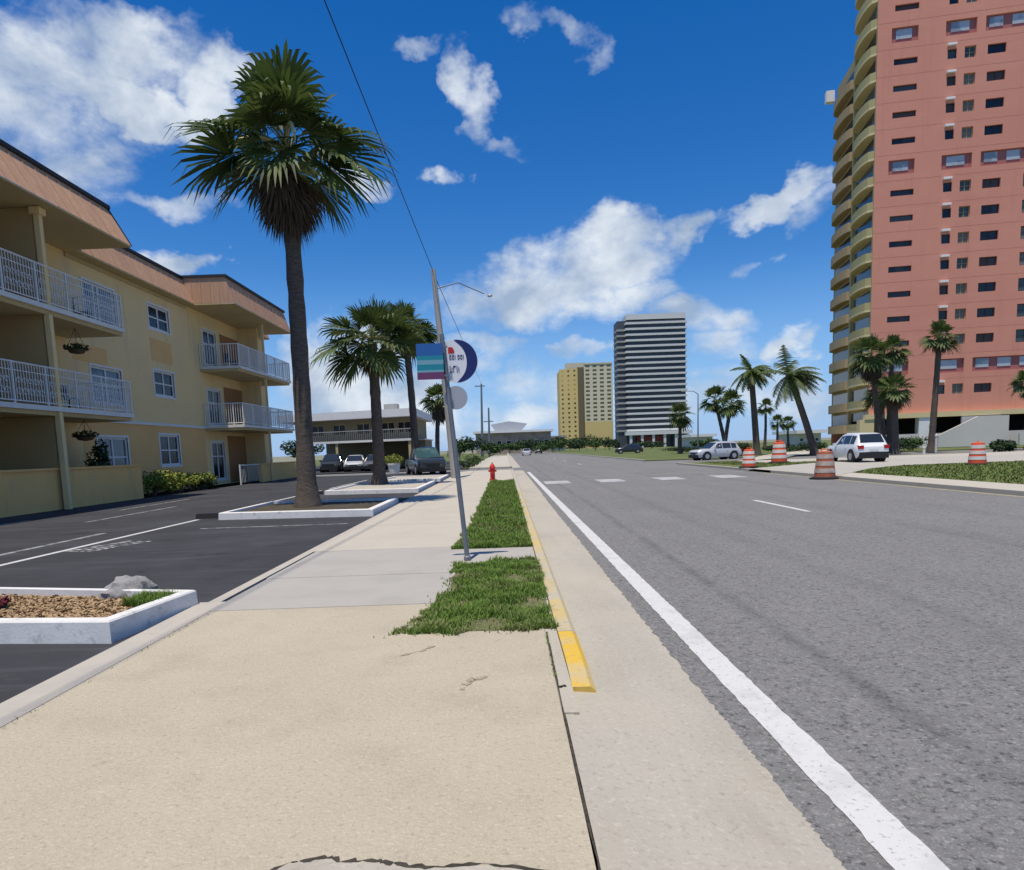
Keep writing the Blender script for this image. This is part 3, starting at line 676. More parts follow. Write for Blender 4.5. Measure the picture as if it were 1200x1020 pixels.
fan_palm('palm_tree', 'tallest fan palm with a ragged dead skirt, rising from the nearest white kerbed island', p, DY(336, 180, y + .2), .255, .2, 2.6, 17, nf=25, nd=58, skirt=.76, group=PG, low=-12, fine=28, lv=(.7, 1.08),
         extra=((-.8, -.1, .62, 1.3), (-.98, -.2, .18, 1.22), (.8, .2, .6, 1.25), (.97, -.1, .2, 1.25), (.85, -.2, -.12, 1.12), (-.85, .1, -.1, 1.1), (.1, -.3, .95, 1.05), (-.2, -.7, .55, .95), (.25, -.6, .7, 1.0)))
p = G(445, 568, .05); y = p.y
fan_palm('palm_tree', 'shorter bushy fan palm on the second white kerbed island', p, DY(436, 402, y), .27, .22, 2.45, 5, fine=26, nf=26, lv=(.7, 1.1), extra=((-.95, -.2, .25, 1.3), (.95, .1, .3, 1.2), (.7, -.2, .7, 1.2), (-.7, .2, .7, 1.15), (-.9, .1, -.15, 1.2)), nd=30, skirt=.56, group=PG, low=-34)
p = Vector((DY(488, 553, 47).x, 47, ZP))
fan_palm('palm_tree', 'slim fan palm whose trunk rises behind the dark pickup', p, DY(474, 388, 47), .27, .21, 2.6, 23, fine=26, nf=25, lv=(.75, 1.1), extra=((.95, -.1, .25, 1.2), (-.9, .1, .4, 1.15), (.9, -.2, -.1, 1.15)), nd=22, skirt=.5, group=PG, low=-30)
p = Vector((DY(513, 545, 84).x, 84, ZP))
fan_palm('palm_tree', 'far small fan palm with a brown skirt, seen behind the street sign pole', p, DY(514, 470, 84), .3, .25, 2.7, 31, nf=34, nd=34, skirt=.9, group=PG, low=-10, stalks=False, fine=14)
QG = 'palms across the road'
def rp(label, bx, by, tx, ty, Y, cr, seed, **k):
    p = DY(bx, by, Y); p.z = -.04; kw = dict(nf=24, nd=16, skirt=.6, fine=14, stalks=False, group=QG); kw.update(k)
    return fan_palm('palm_tree', label, p, DY(tx, ty, Y), .26, .2, cr, seed, **kw)
rp('fan palm with a single straight trunk in front of the salmon pink wall', 1091, 520, 1101, 398, 58, 1.9, 41)
rp('tall fan palm with a dark skirt before the olive balconies, right of the white hatchback', 1031, 520, 1021, 418, 60, 2.3, 42, nd=34, skirt=.9)
rp('fan palm with a neat round top, just left of the pink tower slot windows', 1043, 520, 1046, 412, 63, 1.9, 43)
rp('low fan palm with a wide skirt below the two taller ones by the pink tower', 1050, 520, 1049, 458, 57, 1.9, 44, nd=26, skirt=.8)
rp('drooping low fan palm against the tower corner, beside the white hatchback', 1036, 521, 1033, 462, 62, 2.0, 45, nd=10)
rp('palm whose leaves just enter the view at the far right edge', 1206, 524, 1203, 452, 58, 1.7, 46)
rp('dark fan palm in front of the striped tower base', 797, 522, 797, 488, 95, 2.4, 47, nd=20, low=-40)
rp('bushy fan palm left of the straight windblown palm, the taller of its pair', 852, 521, 838, 470, 88, 2.5, 48, nd=12, low=-35)
rp('bushy fan palm leaning right into its taller twin behind the silver van', 848, 521, 857, 474, 84, 2.3, 49, nd=14, low=-35)
rp('tiny far fan palm, left one of the twin palms under the leaning palm', 911, 516, 911, 496, 140, 2.2, 50, nd=0, nf=22)
rp('tiny far fan palm, right one of the twin palms under the leaning palm', 924, 516, 923, 497, 146, 2.2, 51, nd=0, nf=22)
rp('thin far palm between the straight and the leaning windblown palms', 896, 517, 897, 478, 120, 2.0, 52, nd=0, nf=22)
p = DY(887, 522, 70); p.z = -.04; feather_palm('palm_tree', 'straight windblown feather palm against the sky behind the silver van', p, DY(880, 434, 70), .34, .26, 2.6, 61, (.5, 0, 0), 30, QG)
p = DY(955, 521, 62); p.z = -.04; feather_palm('palm_tree', 'leaning windblown feather palm with its crown swept to the right', p, DY(925, 440, 62), .32, .24, 3.1, 62, (.8, 0, .1), 34, QG)

# ------------------------------------------------------------------ shrubs and trees
def foliage(b, blobs, n, ls, rn, mi=0):
    tot = sum(q[3] * q[4] * q[5] for q in blobs)
    for cx_, cy_, cz_, rx, ry, rz_ in blobs:
        for i in range(max(6, int(n * rx * ry * rz_ / tot))):
            v = Vector((rn.gauss(0, 1), rn.gauss(0, 1), rn.gauss(0, 1))).normalized(); k = .55 + .5 * rn.random() ** .6
            o = Vector((cx_ + v.x * rx * k, cy_ + v.y * ry * k, max(.01, cz_ + v.z * rz_ * k)))
            a = Vector((rn.gauss(0, 1), rn.gauss(0, 1), rn.gauss(0, .6))).normalized(); c = a.cross(v + Vector((.1, .2, .3))).normalized(); l = ls * rn.uniform(.6, 1.4)
            b.add([o - a * l, o + c * l * .5, o + a * l, o - c * l * .5], [(0, 1, 2, 3)], mi)
def shrub(name, label, loc, w, d, h, m, n=900, ls=.06, seed=0, cat='shrub', group=None, trunk=0, nb=7, m2=None):
    rn = random.Random(seed); root = thing(name, loc, label, cat, group); bl = []
    for i in range(nb):
        rr = rn.uniform(.28, .5); bl.append((rn.uniform(-1, 1) * w * .5 * .7, rn.uniform(-1, 1) * d * .5 * .7, trunk + (h - trunk) * rn.uniform(.3, .68), w * rr * .6, d * rr * .6, (h - trunk) * rr * .72))
    b = MB(); foliage(b, bl, n, ls, rn); b.build('crown' if trunk else 'foliage', m, root)
    if m2:
        b = MB(); foliage(b, [(x, y, z, a * 1.1, c * 1.1, e * 1.1) for x, y, z, a, c, e in bl], n // 3, ls, rn); b.build('new_leaves', m2, root)
    b = MB()
    for i in range(5 if not trunk else 1):
        q = bl[i]; b.tube([(q[0] * .2, q[1] * .2, 0), (q[0] * .6, q[1] * .6, q[2] * .5), (q[0], q[1], q[2] + (0 if not trunk else q[5] * .3))], [.05 + .03 * trunk, .03 + .02 * trunk, .012], 6)
    if trunk:
        for q in bl[1:5]: b.tube([(bl[0][0] * .4, bl[0][1] * .4, trunk * .8), (q[0], q[1], q[2])], [.05, .015], 5)
    b.build('trunk' if trunk else 'stems', m_wood, root, True)
    return root
# ------------------------------------------------------------------ the three-storey apartment building on the left
XF, XB = -17.3, -15.0
ab = thing('apartment_building', (0, 0, 0), 'cream three storey apartment block with pink clad roof edge and white balconies', 'building')
fmF = lambda u, v, d: (XF - d, u, v)
holes = []; wins = []
for z0, z1 in ((8.05, 9.2), (4.75, 6.0), (1.25, 2.8)):
    holes.append((34.55, 36.6, z0, z1)); wins.append((holes[-1], (.5,), (.5,)))
for z0, z1 in ((7.0, 9.0), (3.55, 5.6), (.25, 2.5)):          # doors and windows behind the bay C balconies
    holes.append((40.6, 42.4, z0, z1)); wins.append((holes[-1], (.5,), (.62,)))
    holes.append((46.6, 47.9, z0 + .8, z1)); wins.append((holes[-1], (.5,), (.5,)))
for z0, z1 in ((7.0, 9.1), (3.55, 5.6), (.35, 2.6)):          # behind the bay A balconies
    holes.append((29.3, 31.6, z0 + .5, z1)); wins.append((holes[-1], (.5,), (.5,)))
    holes.append((24.6, 26.4, z0, z1)); wins.append((holes[-1], (.5,), ()))
b = MB(); holed(b, fmF, 8, 50.5, -.05, 10.3, holes, .14)
b.box(-30, XF - .001 - .3, 8, 50.5, -.05, 10.3) if False else None
b.quad((XF, 50.5, -.05), (-30, 50.5, -.05), (-30, 50.5, 10.3), (XF, 50.5, 10.3)); b.quad((XF, 8, -.05), (-30, 8, -.05), (-30, 8, 10.3), (XF, 8, 10.3)); b.quad((-30, 8, -.05), (-30, 50.5, -.05), (-30, 50.5, 10.3), (-30, 8, 10.3))
wallo = b.build('wall', m_stucco, ab)
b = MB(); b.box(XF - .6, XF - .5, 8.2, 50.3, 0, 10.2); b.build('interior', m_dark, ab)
for h, mu, tr in wins:
    lone = 34 < h[0] < 36
    window(ab, fmF, h, .12, m_white, m_glass if h[0] > 33 else m_glassb, .09, mu, tr, trim=.09)
# ochre panels between and below the windows, belt course, ground-floor paint
b = MB(); b.box(XF, XF + .012, 34.5, 36.65, 6.45, 7.55); b.build('spandrel_panel', m_stucco2, ab)
b = MB(); b.box(XF, XF + .012, 28.2, 30.6, 5.7, 6.4); b.build('spandrel_panel', m_stucco2, ab)
b = MB()
for a, c, z0, z1 in ((28.3, 29.19, -.04, 3.2), (29.19, 31.71, 2.71, 3.2), (29.19, 31.71, -.04, .74), (31.71, 34.44, -.04, 3.2), (34.44, 36.71, -.04, 1.14), (34.44, 36.71, 2.91, 3.2), (36.71, 39.8, -.04, 3.2)): b.box(XF, XF + .01, a, c, z0, z1)
b.build('ground_floor_render', m_stucco2, ab)
b = MB(); b.box(XF, XF + .09, 28.3, 39.9, 3.24, 3.38); b.build('belt_course', m_slab, ab)
b = MB()
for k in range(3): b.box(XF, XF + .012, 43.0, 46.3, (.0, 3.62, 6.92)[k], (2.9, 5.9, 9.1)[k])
b.build('bay_render_and_shade', [mat('rust_brown_render', (.36, .18, .075), [((.3, .16, .08), .6, .45, .7, .5)], .95)], ab)
# roofs: a clad mansard that steps out over the balcony bays
def mansard(y0, y1, xo, xi, z0, z1, ends=(True, True)):
    b = MB()
    A = [(xo, y0, z0), (xo, y1, z0), (xi, y1, z1), (xi, y0, z1)]
    b.quad(*A)
    xb = -24
    if ends[0]: b.quad((xo, y0, z0), (xi, y0, z1), (xb, y0, z1), (xb, y0, z0))
    if ends[1]: b.quad((xo, y1, z0), (xi, y1, z1), (xb, y1, z1), (xb, y1, z0))
    for i in range(1, int((y1 - y0) / .6)):            # standing seams
        y = y0 + i * .6; dx, dz = xi - xo, z1 - z0
        b.prism([(xo + .0, y - .012, z0), (xo, y + .012, z0), (xi, y + .012, z1), (xi, y - .012, z1)], (.02, 0, .012))
    if ends[0]:
        for i in range(1, 5): b.box(xo - .5 * i - .3, xo - .5 * i - .28, y0 - .018, y0, z0 + .0, z1 if xo - .5 * i - .3 < xi else z1 * .5 + z0 * .5)
    r = b.build('roof_cladding', m_roof, ab)
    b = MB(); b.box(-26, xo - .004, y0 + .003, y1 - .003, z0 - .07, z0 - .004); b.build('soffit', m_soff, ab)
    b = MB(); b.box(xi - .05, xi + .09, y0 - .06, y1 + .06, z1, z1 + .14)
    b.box(-26, xi - .05, y0 - .06, y0 + .1, z1 + .002, z1 + .14); b.box(-26, xi - .05, y1 - .1, y1 + .06, z1 + .002, z1 + .14)
    if ends[1] and y1 < 30: b.prism([(xo + .03, y1, z0), (xi + .05, y1, z1), (xi - .08, y1, z1), (xo - .1, y1, z0)], (0, .06, 0))
    b.build('coping', m_black, ab)
    return r
mansard(10, 28.2, -14.55, -15.35, 10.0, 11.42)
mansard(28.21, 38.6, -16.75, -17.35, 9.98, 11.30, (False, False))
mansard(38.62, 48.6, -14.55, -15.0, 9.98, 11.35)
mansard(48.62, 50.6, -16.75, -17.2, 9.98, 11.2, (False, True))
b = MB(); b.box(-30, -17.5, 9.9, 50.4, 11.0, 11.15); b.build('flat_roof', m_conc, ab)
b = MB(); b.box(XF + .001, XF + .06, 28.3, 38.6, 9.72, 9.9); b.build('frieze_board', m_soff, ab)
# balconies
def picket(b, x, y, z0, z1, ax, t=.022): b.box(x - t / 2, x + t / 2, y - t / 2, y + t / 2, z0, z1)
def railing(parent, pts, z, h, step=.11, name='railing', scroll=False, post=1.6):
    b = MB(); rn = random.Random(int(pts[0][1] * 7 + z * 3))
    for (x0, y0), (x1, y1) in zip(pts, pts[1:]):
        L = math.hypot(x1 - x0, y1 - y0); n = int(L / step); ex, ey = (x1 - x0) / L, (y1 - y0) / L
        for zz, t in ((z + h - .03, .03), (z + .09, .022)): b.tube([(x0, y0, zz), (x1, y1, zz)], t, 6)
        if scroll: b.tube([(x0, y0, z + h * .78), (x1, y1, z + h * .78)], .016, 5)
        for i in range(n + 1):
            p = i * L / n; big = i % int(post / step) == 0
            x, y = x0 + ex * p, y0 + ey * p
            if big: b.box(x - .025, x + .025, y - .025, y + .025, z, z + h)
            elif not scroll: b.box(x - .011, x + .011, y - .011, y + .011, z + .09, z + h - .03)
            else:
                b.box(x - .009, x + .009, y - .009, y + .009, z + .09, z + h - .03)
                if i % 2 == 0:                              # wrought scrolls
                    for zc, r in ((z + h * .3, .1), (z + h * .56, .085)):
                        b.tube([(x + ex * r * math.cos(q * .7), y + ey * r * math.cos(q * .7), zc + r * math.sin(q * .7)) for q in range(9)], .011, 4, 0, False)
    return b.build(name, m_white, parent)
def balcony(y0, y1, z, h, scroll, posts, ends, dividers=()):
    b = MB(); b.box(XF + .012, XB, y0, y1, z - .06, z + .1); sl = b.build('balcony', m_slab, ab)
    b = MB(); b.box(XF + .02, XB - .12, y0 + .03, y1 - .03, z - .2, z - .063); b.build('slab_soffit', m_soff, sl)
    pts = [(XB - .06, y0 + .05), (XB - .06, y1 - .05)]
    if ends[0]: pts = [(XF + .05, y0 + .05)] + pts
    if ends[1]: pts = pts + [(XF + .05, y1 - .05)]
    railing(sl, pts, z + .1, h, .13, scroll=scroll)
    return sl
BA = [balcony(12, 28.1, 3.33, 1.3, True, 0, (False, True)), balcony(12, 28.0, 6.68, 1.3, True, 0, (False, True))]
BC = [balcony(39.9, 49.3, 3.33, 1.25, False, 0, (True, True)), balcony(39.9, 49.3, 6.68, 1.25, False, 0, (True, True))]
for y in (23.55, 18.4, 13.2):
    for z0, z1 in ((-.05, 3.27), (3.43, 6.48), (6.78, 9.9)):
        b = MB(); b.box(XB - .22, XB - .04, y - .09, y + .09, z0, z1)
        if z1 > 9: b.box(XB - .3, XB + .04, y - .17, y + .17, z1 - .22, z1)
        b.build('post', m_stucco, ab)
for y in (44.6,):
    for z0, z1 in ((-.05, 3.13), (3.43, 6.48), (6.78, 9.9)):
        b = MB(); b.box(XB - .26, XB - .14, y - .06, y + .06, z0, z1); b.build('post', m_stucco, ab)
m_bay_shade = mat('bay_shade_brown', (.46, .32, .15), [((.38, .26, .12), .6, .45, .7, .5)], .95)  # shade of the deep balcony bay put into its wall colour
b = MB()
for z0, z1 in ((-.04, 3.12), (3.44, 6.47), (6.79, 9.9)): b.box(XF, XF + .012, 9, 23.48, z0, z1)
b.build('bay_render_and_shade', m_bay_shade, ab)
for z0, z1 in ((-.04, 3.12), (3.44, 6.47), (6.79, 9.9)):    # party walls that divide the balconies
    b = MB(); b.box(XF + .013, XB - .3, 23.49, 23.61, z0, z1); b.build('party_wall', m_bay_shade, ab)
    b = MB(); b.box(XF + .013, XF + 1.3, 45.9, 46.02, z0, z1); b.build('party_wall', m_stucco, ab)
# garden walls
b = MB(); b.box(-15.6, -15.35, 6, 28.9, -.06, 1.3, 0); b.box(-15.66, -15.29, 5.95, 28.96, 1.302, 1.38, 0); b.box(-17.28, -15.605, 28.66, 28.9, -.06, 1.3, 0)
tag(b.build('garden_wall', m_lowwall), 'long low ochre stucco wall below the nearest balconies', 'wall')
b = MB(); b.box(-15.5, -15.3, 43.0, 50.0, -.06, 1.05); b.box(-15.55, -15.25, 42.95, 50.05, 1.052, 1.12)
tag(b.build('garden_wall', m_lowwall), 'short low ochre wall behind the trunk of the tallest palm', 'wall')
gr = thing('patio_railing', (-15.4, 39.8, 0), 'white picket patio railing at the ground floor beside the yellow bushes', 'railing')
b = MB()
for i in range(15): b.box(-.008, .008, i * .22 - .008, i * .22 + .008, .05, 1.05)
b.build('pickets', m_white, gr)
b = MB(); b.box(-.03, .03, -.03, 3.16, 1.05, 1.1); b.box(-.02, .02, 0, 3.1, .04, .09) if False else None; b.box(-.035, .035, -.09, -.02, -.06, 1.12); b.build('top_rail', m_white, gr)
# planting and things on the terraces
YB = 'yellow green bushes by the apartment wall'
for i, (x, y, z_, w, h) in enumerate(((178, 574, 0, 1.5, 1.0), (208, 573, 0, 1.7, .95), (228, 570, 0, 1.3, .8))):
    p = G(x, y, -.05); p.x = -15.9
    p = PX(x, y, -15.9); p.z = -.05
    shrub('bush', ['yellow green bush at the end of the long ochre wall', 'yellow green bush beneath the lowest lone window', 'smaller yellow green bush beside the white patio railing'][i], p, w * 1.25, w * 1.9, h * 1.2, m_leafy, 1500, .075, 20 + i, 'bush', YB, nb=9)
p = PX(237, 566, -15.6); p.z = -.05; shrub('bush', 'low dark green bush between the yellow bushes and the white patio railing', p, 1.1, 1.6, .9, m_leafd, 700, .07, 33, 'bush')
def hanging(label, x, y, Y, ztop, r):
    p = DY(x, y, Y); root = thing('hanging_planter', p, label, 'hanging planter')
    b = MB(); b.lathe([(.05, -.16), (r * .7, -.12), (r, .05), (r * .92, .06)], 14); b.build('basket', m_wood, root, True)
    b = MB(); rn = random.Random(int(x)); foliage(b, [(0, 0, .06, r * 1.25, r * 1.25, .16)], 260, .06, rn); b.build('foliage', m_leafd, root)
    b = MB()
    for k in range(3): b.tube([(r * math.cos(k * 2.1), r * math.sin(k * 2.1), .05), (0, 0, ztop - p.z)], .008, 4)
    b.build('wires', m_black, root)
hanging('dark hanging basket under the middle balcony of the nearest bay', 90, 410, 26.0, 6.48, .34)
hanging('dark hanging basket at the ground floor under the lowest balcony', 100, 512, 26.2, 3.13, .36)
p = DY(122, 548, 27.4); p.z = -.04
def potted(label, p, h, w, seed):
    rn = random.Random(seed); root = thing('potted_plant', p, label, 'potted plant')
    b = MB(); b.lathe([(.18, 0), (.26, .4), (.28, .42), (.24, .42)], 14); b.build('pot', m_rubber, root, True)
    b = MB(); foliage(b, [(0, 0, h * .62, w, w, h * .36), (.1, .1, h * .85, w * .6, w * .6, h * .25)], 700, .09, rn); b.build('foliage', m_leafd, root)
    b = MB(); b.tube([(0, 0, .4), (.03, .02, h * .8)], .03, 6); b.build('stem', m_wood, root)
potted('tall dark potted plant on the ground terrace behind the long ochre wall', Vector((-16.3, 27.5, -.05)), 2.3, .42, 3)
# umbrella-less terrace furniture seen as dark shapes over the wall
def chair(p, rz, label):
    r = thing('patio_chair', p, label, 'chair', None, rz)
    b = MB(); b.box(-.25, .25, -.25, .25, .42, .46); b.build('seat', m_plastic, r)
    b = MB(); b.box(-.25, .25, .22, .26, .47, 1.5 - .55); b.build('backrest', m_plastic, r)
    for sx in (-.22, .22):
        for sy in (-.22, .22):
            b = MB(); b.box(sx - .02, sx + .02, sy - .02, sy + .02, 0, .42); b.build('leg', m_plastic, r)
chair(Vector((-16.0, 26.9, 6.78)), 2.0, 'dark patio chair on the top balcony of the nearest bay')
chair(Vector((-15.9, 25.4, 3.43)), 1.4, 'dark patio chair on the middle balcony near the hanging basket')
chair(Vector((-16.1, 41.9, 3.43)), 1.0, 'dark patio chair on the middle balcony of the farther bay')
p = DY(255, 395, 43); chair(Vector((-16.2, 41.6, 6.78)), 1.2, 'dark patio chair on the top balcony of the farther bay')

# ------------------------------------------------------------------ the salmon pink tower on the right
P0 = DY(1018, 484, 78); P0.z = 0
AX = Vector((1, -.19, 0)).normalized(); AY = Vector((.19, 1, 0)).normalized(); NF = Vector((AY.x, AY.y, 0))
pt_ = thing('apartment_tower', P0, 'tall salmon pink apartment tower with olive corner balconies', 'tower', None, math.atan2(AX.y, AX.x))
def lo(x, y):                        # survey a point on the front face: (along, height)
    q = PL(x, y, P0, NF) - P0; return q.dot(AX), q.z
fmT = lambda u, v, d: (u, d, v)
s374 = lo(1055, 374)[1]; s72 = lo(1055, 72.4)[1]; fh = (s72 - s374) / 10
zb = lo(1100, 483)[1]                # underside of the pink wall
ZT = s374 + fh * 14.5
ux = lambda x, y=316: lo(x, y)[0]
WX = ux(1200) + 7
cols = [('slot', ux(1041), ux(1068), .62), ('small', ux(1102), ux(1112), .95), ('pane', ux(1121), ux(1134), 1.15), ('wide', ux(1147), ux(1168), .95), ('edge', ux(1194), ux(1206), 1.35)]
SPECIAL = (-2, 6, 11)
hol = []; spec = []
for i in range(-3, 15):
    zc = s374 + fh * i
    for kind, a, c, hh in cols:
        off = (.0 if kind == 'slot' else .12)
        if i in SPECIAL:
            continue
        if kind == 'slot' and i in (-3,): continue
        hol.append((kind, (a, c, zc - hh / 2 + off, zc + hh / 2 + off)))
SPH = []
for i in SPECIAL:
    zc = s374 + fh * i
    for a, c in ((ux(1038), ux(1068)), (ux(1099), ux(1134)), (ux(1144), ux(1200) + 4)):
        SPH.append((a, c, zc - .75, zc + .75))
b = MB(); holed(b, fmT, 0, WX, zb, ZT, [h for k, h in hol] + SPH, .3)
ZB = s374 + fh * 11.75
fl = MB(); fl.box(-.02, -.003, .0, 6.6, zb, ZT); fl.box(-.02, -.003, 6.602, 15, zb, ZB); fl.build('flank_wall', m_flank, pt_)
b.quad((0, 0, zb), (0, 6.6, zb), (0, 6.6, ZT), (0, 0, ZT)); b.quad((0, 6.6, zb), (0, 15, zb), (0, 15, ZB), (0, 6.6, ZB)); b.quad((0, 15, 0), (WX, 15, 0), (WX, 15, ZB), (0, 15, ZB)); b.quad((0, 6.6, ZB), (WX, 6.6, ZB), (WX, 6.6, ZT), (0, 6.6, ZT)); b.quad((WX, 0, 0), (WX, 15, 0), (WX, 15, ZB), (WX, 0, ZB)); b.quad((WX, 0, ZB), (WX, 6.6, ZB), (WX, 6.6, ZT), (WX, 0, ZT)); b.quad((0, 0, ZT), (WX, 0, ZT), (WX, 6.6, ZT), (0, 6.6, ZT)); b.quad((0, 6.6, ZB), (WX, 6.6, ZB), (WX, 15, ZB), (0, 15, ZB))
b.quad((0, 0, zb), (WX, 0, zb), (WX, 15, zb), (0, 15, zb))
b.build('wall', m_pink, pt_)
# faint floor joints on the pink wall
b = MB()
for i in range(-3, 15):
    z = s374 + fh * (i + .5)
    b.box(.05, WX, -.008, .0, z - .03, z + .0)
b.build('floor_line', mat('salmon_joint', (.58, .25, .185), rough=.95), pt_)
m_gd = mat('tower_dark_glass', (.015, .016, .018), [((.04, .045, .045), .3, .5, .55, .7)], .12, spec=.5)
m_gd2 = mat('tower_brown_blinds', (.07, .055, .05), rough=.4)
m_gg2 = mat('tower_pale_blinds', (.16, .16, .14), rough=.4)
m_gg = mat('tower_greenish_glass', (.06, .075, .07), rough=.12, spec=.5)
for kind, h in hol:
    window(pt_, fmT, h, .28, m_black if kind != 'pane' else m_olive, rnd.choice((m_gg, m_gg2)) if kind in ('pane', 'edge') else rnd.choice((m_gd, m_gd, m_gd2, m_gd, m_gg)), .05, (.5,) if kind in ('pane',) else ((.5,) if kind == 'wide' else ()), (.5,) if kind in ('pane', 'edge') else ())
for kind, h in hol:
    if kind == 'small':
        b = MB(); b.box(h[0] - .1, h[0] + .75, -.32, -.0, h[3] + .28, h[3] + .5); b.build('window_hood', m_white, pt_)
m_gp = mat('tower_pale_glass', (.42, .46, .5), [((.2, .24, .28), .5, .48, .56, .8)], .15, spec=.5)
for a, c, z0, z1 in SPH:
    b = MB(); b.quad((a, .26, z0), (c, .26, z0), (c, .26, z1), (a, .26, z1)); bd = b.build('recessed_band', m_mauve, pt_)
    n = 1 if c - a < 3.2 else 2
    if c - a > 6: n = 4
    for k in range(n):
        w_ = (c - a) / n; x0 = a + w_ * (k + .18); x1 = a + w_ * (k + .78)
        b = MB(); b.box(x0, x1, .2, .24, z0 + .42, z1 - .12); b.build('pane', m_gp, bd)
# balconies round the left flank
for i in range(-4, 15):
    z = s374 + fh * (i - .62)
    for j, (y0, y1, out_, m_) in enumerate(((.15, 6.4, .95, m_olive), (6.9, 14.6, 1.05, m_terra))):
        if j == 1 and i > 11: continue
        b = MB(); n = 10; top_ = []; 
        arc = [(-.01, y0)] + [(-out_ * math.sin(math.pi * (k + .5) / n) ** .3, y0 + (y1 - y0) * (k + .5) / n) for k in range(n)] + [(-.01, y1)]
        b.prism([(x, y, z) for x, y in arc], (0, 0, .22)); sl = b.build('balcony', m_creamb if j == 0 else m_terra, pt_)
        b = MB()
        for k in range(len(arc) - 1):
            p, q = arc[k], arc[k + 1]; b.box(0, 1, 0, 1, 0, 1, 0, lambda u, v, w_, p=p, q=q: (p[0] + (q[0] - p[0]) * u + (.08 * v), p[1] + (q[1] - p[1]) * u, z + .22 + .8 * w_))
        b.build('parapet', m_, sl)
        b = MB(); b.box(-.05, -.022, y0 + .3, y1 - .3, z + .25, z + fh - .3); b.build('glass_door', m_gd if (i * 7 + j * 3) % 3 else m_gg, sl)
b = MB(); b.box(-.35, -.01, 6.4, 6.9, 0, s374 + fh * 11.6); b.build('balcony_fin', m_olive, pt_)
b = MB(); b.box(-1.35, -.35, 14.8, 15.6, s374 + fh * 11.2, s374 + fh * 11.7); b.build('parapet_cap', m_white, pt_)
# ground storey: beam, columns, dark parking deck, ramp wall
b = MB(); b.box(-.6, WX, -.7, .0, zb - .55, zb - .003); b.build('beam', m_creamb, pt_)
for x in (1014, 1083):
    u = lo(x, 495)[0]; b = MB(); b.box(u - .75, u + .75, -.6, .5, 0, zb - .553); b.build('column', m_creamb if x < 1050 else m_white, pt_)
for u in (WX - 5.5, WX - .8): b = MB(); b.box(u - .5, u + .5, -.6, .5, 0, zb - .553); b.build('column', m_creamb, pt_)
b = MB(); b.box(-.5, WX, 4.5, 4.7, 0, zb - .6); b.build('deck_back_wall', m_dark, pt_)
b = MB(); b.box(-.5, WX - .5, -.3, -.1, 0, 1.55 ); b.build('parking_parapet', m_pale, pt_)
a0, a1 = lo(1104, 500)[0], lo(1165, 500)[0]
b = MB(); b.prism([(a0 - 1.2, -2.2, 0), (a1 + .4, -2.2, 0), (a1 + .4, -2.2, 3.2), (a1 - 2.6, -2.2, 3.2), (a0 - 1.2, -2.2, 1.3)], (0, .3, 0)); b.build('ramp_wall', m_pale, pt_)
b = MB(); b.box(a0 + 1.6, a1 + .2, -.9, -.62, zb - 2.0, zb - .62); b.build('entrance_canopy', m_pale, pt_)
b = MB(); b.box(a1 + 1, WX, -3.2, -2.9, 0, 1.2); b.build('terrace_wall', m_pale, pt_)

# ------------------------------------------------------------------ towers far down the road
Y1 = 290
A = DY(724, 524, Y1); Bq = DY(806, 522, Y1); zt = DY(765, 372, Y1).z; xl = DY(734, 450, Y1).x - A.x; wd = Bq.x - A.x
st = thing('striped_tower', (A.x, Y1, 0), 'slim tower of alternating white and dark bands beside the yellow tower', 'tower')
nf_ = 19; z0 = DY(765, 505, Y1).z; fh2 = (zt - 2.5 - z0) / nf_
b = MB(); b.box(xl + .6, wd - .6, .55, 12.6, 0, zt - 1); b.build('core', m_band_d, st)
b = MB(); b.box(1.0, xl + .6, 3, 12, 0, zt - .6); b.build('side_wing', mat('dark_side_cladding', (.07, .08, .1), [((.2, .2, .2), .4, .5, .6, .6, (.01, .01, 1))], .6), st)
for k in range(nf_ + 1):
    z = z0 + k * fh2
    b = MB(); b.box(xl, wd, 0, 13, z, z + fh2 * .36); b.build('slab_band', m_band_w, st)
    if k < nf_:
        b = MB(); b.box(.8, xl - .002, 2.6, 12, z, z + fh2 * .35); b.build('side_slab', m_conc, st)
b = MB(); b.box(xl + .4, wd - .4, .5, 12, zt - .6, zt + 1.6); b.build('penthouse', m_band_w, st)
b = MB(); b.box(xl - 1, wd + 1, -4, 0, 5.2, 6.6); b.build('entrance_canopy', m_band_w, st)
for q in range(6): x = xl + 1 + (wd - xl - 2) * q / 5; b = MB(); b.box(x - .5, x + .5, -3.6, -2.8, 0, 5.2); b.build('column', m_band_w, st)
b = MB(); b.box(xl + 4, xl + 16, -1.2, -.4, .5, 4.6); b.build('lobby_front', mat('dull_red_lobby', (.3, .06, .06), rough=.8), st)
Y2 = 420
A = DY(658, 515, Y2); B1 = DY(686, 515, Y2); B2 = DY(719, 515, Y2); zt = DY(690, 427, Y2).z
yt = thing('yellow_tower', (A.x, Y2, 0), 'broad yellow apartment tower left of the striped tower', 'tower')
w1 = B1.x - A.x; w2 = B2.x - A.x
def ywall(mb, a, c, za, zb_, depth, nx, nz, fm, hw=.6, hh=.55):
    hs_ = []
    for i in range(nx):
        for k in range(nz):
            u = a + (c - a) * (i + .5) / nx; v = za + (zb_ - za) * (k + .5) / nz; du = (c - a) / nx * hw / 2; dv = (zb_ - za) / nz * hh / 2; hs_.append((u - du, u + du, v - dv, v + dv))
    holed(mb, fm, a, c, za, zb_, hs_, depth); return hs_
b = MB(); f1 = lambda u, v, d: (u, 5 - u * .35 + d, v); hsA = ywall(b, 0, w1 * .74, 1, zt - 2, .4, 3, 17, f1, .3, .4); b.build('left_wall', m_yt, yt)
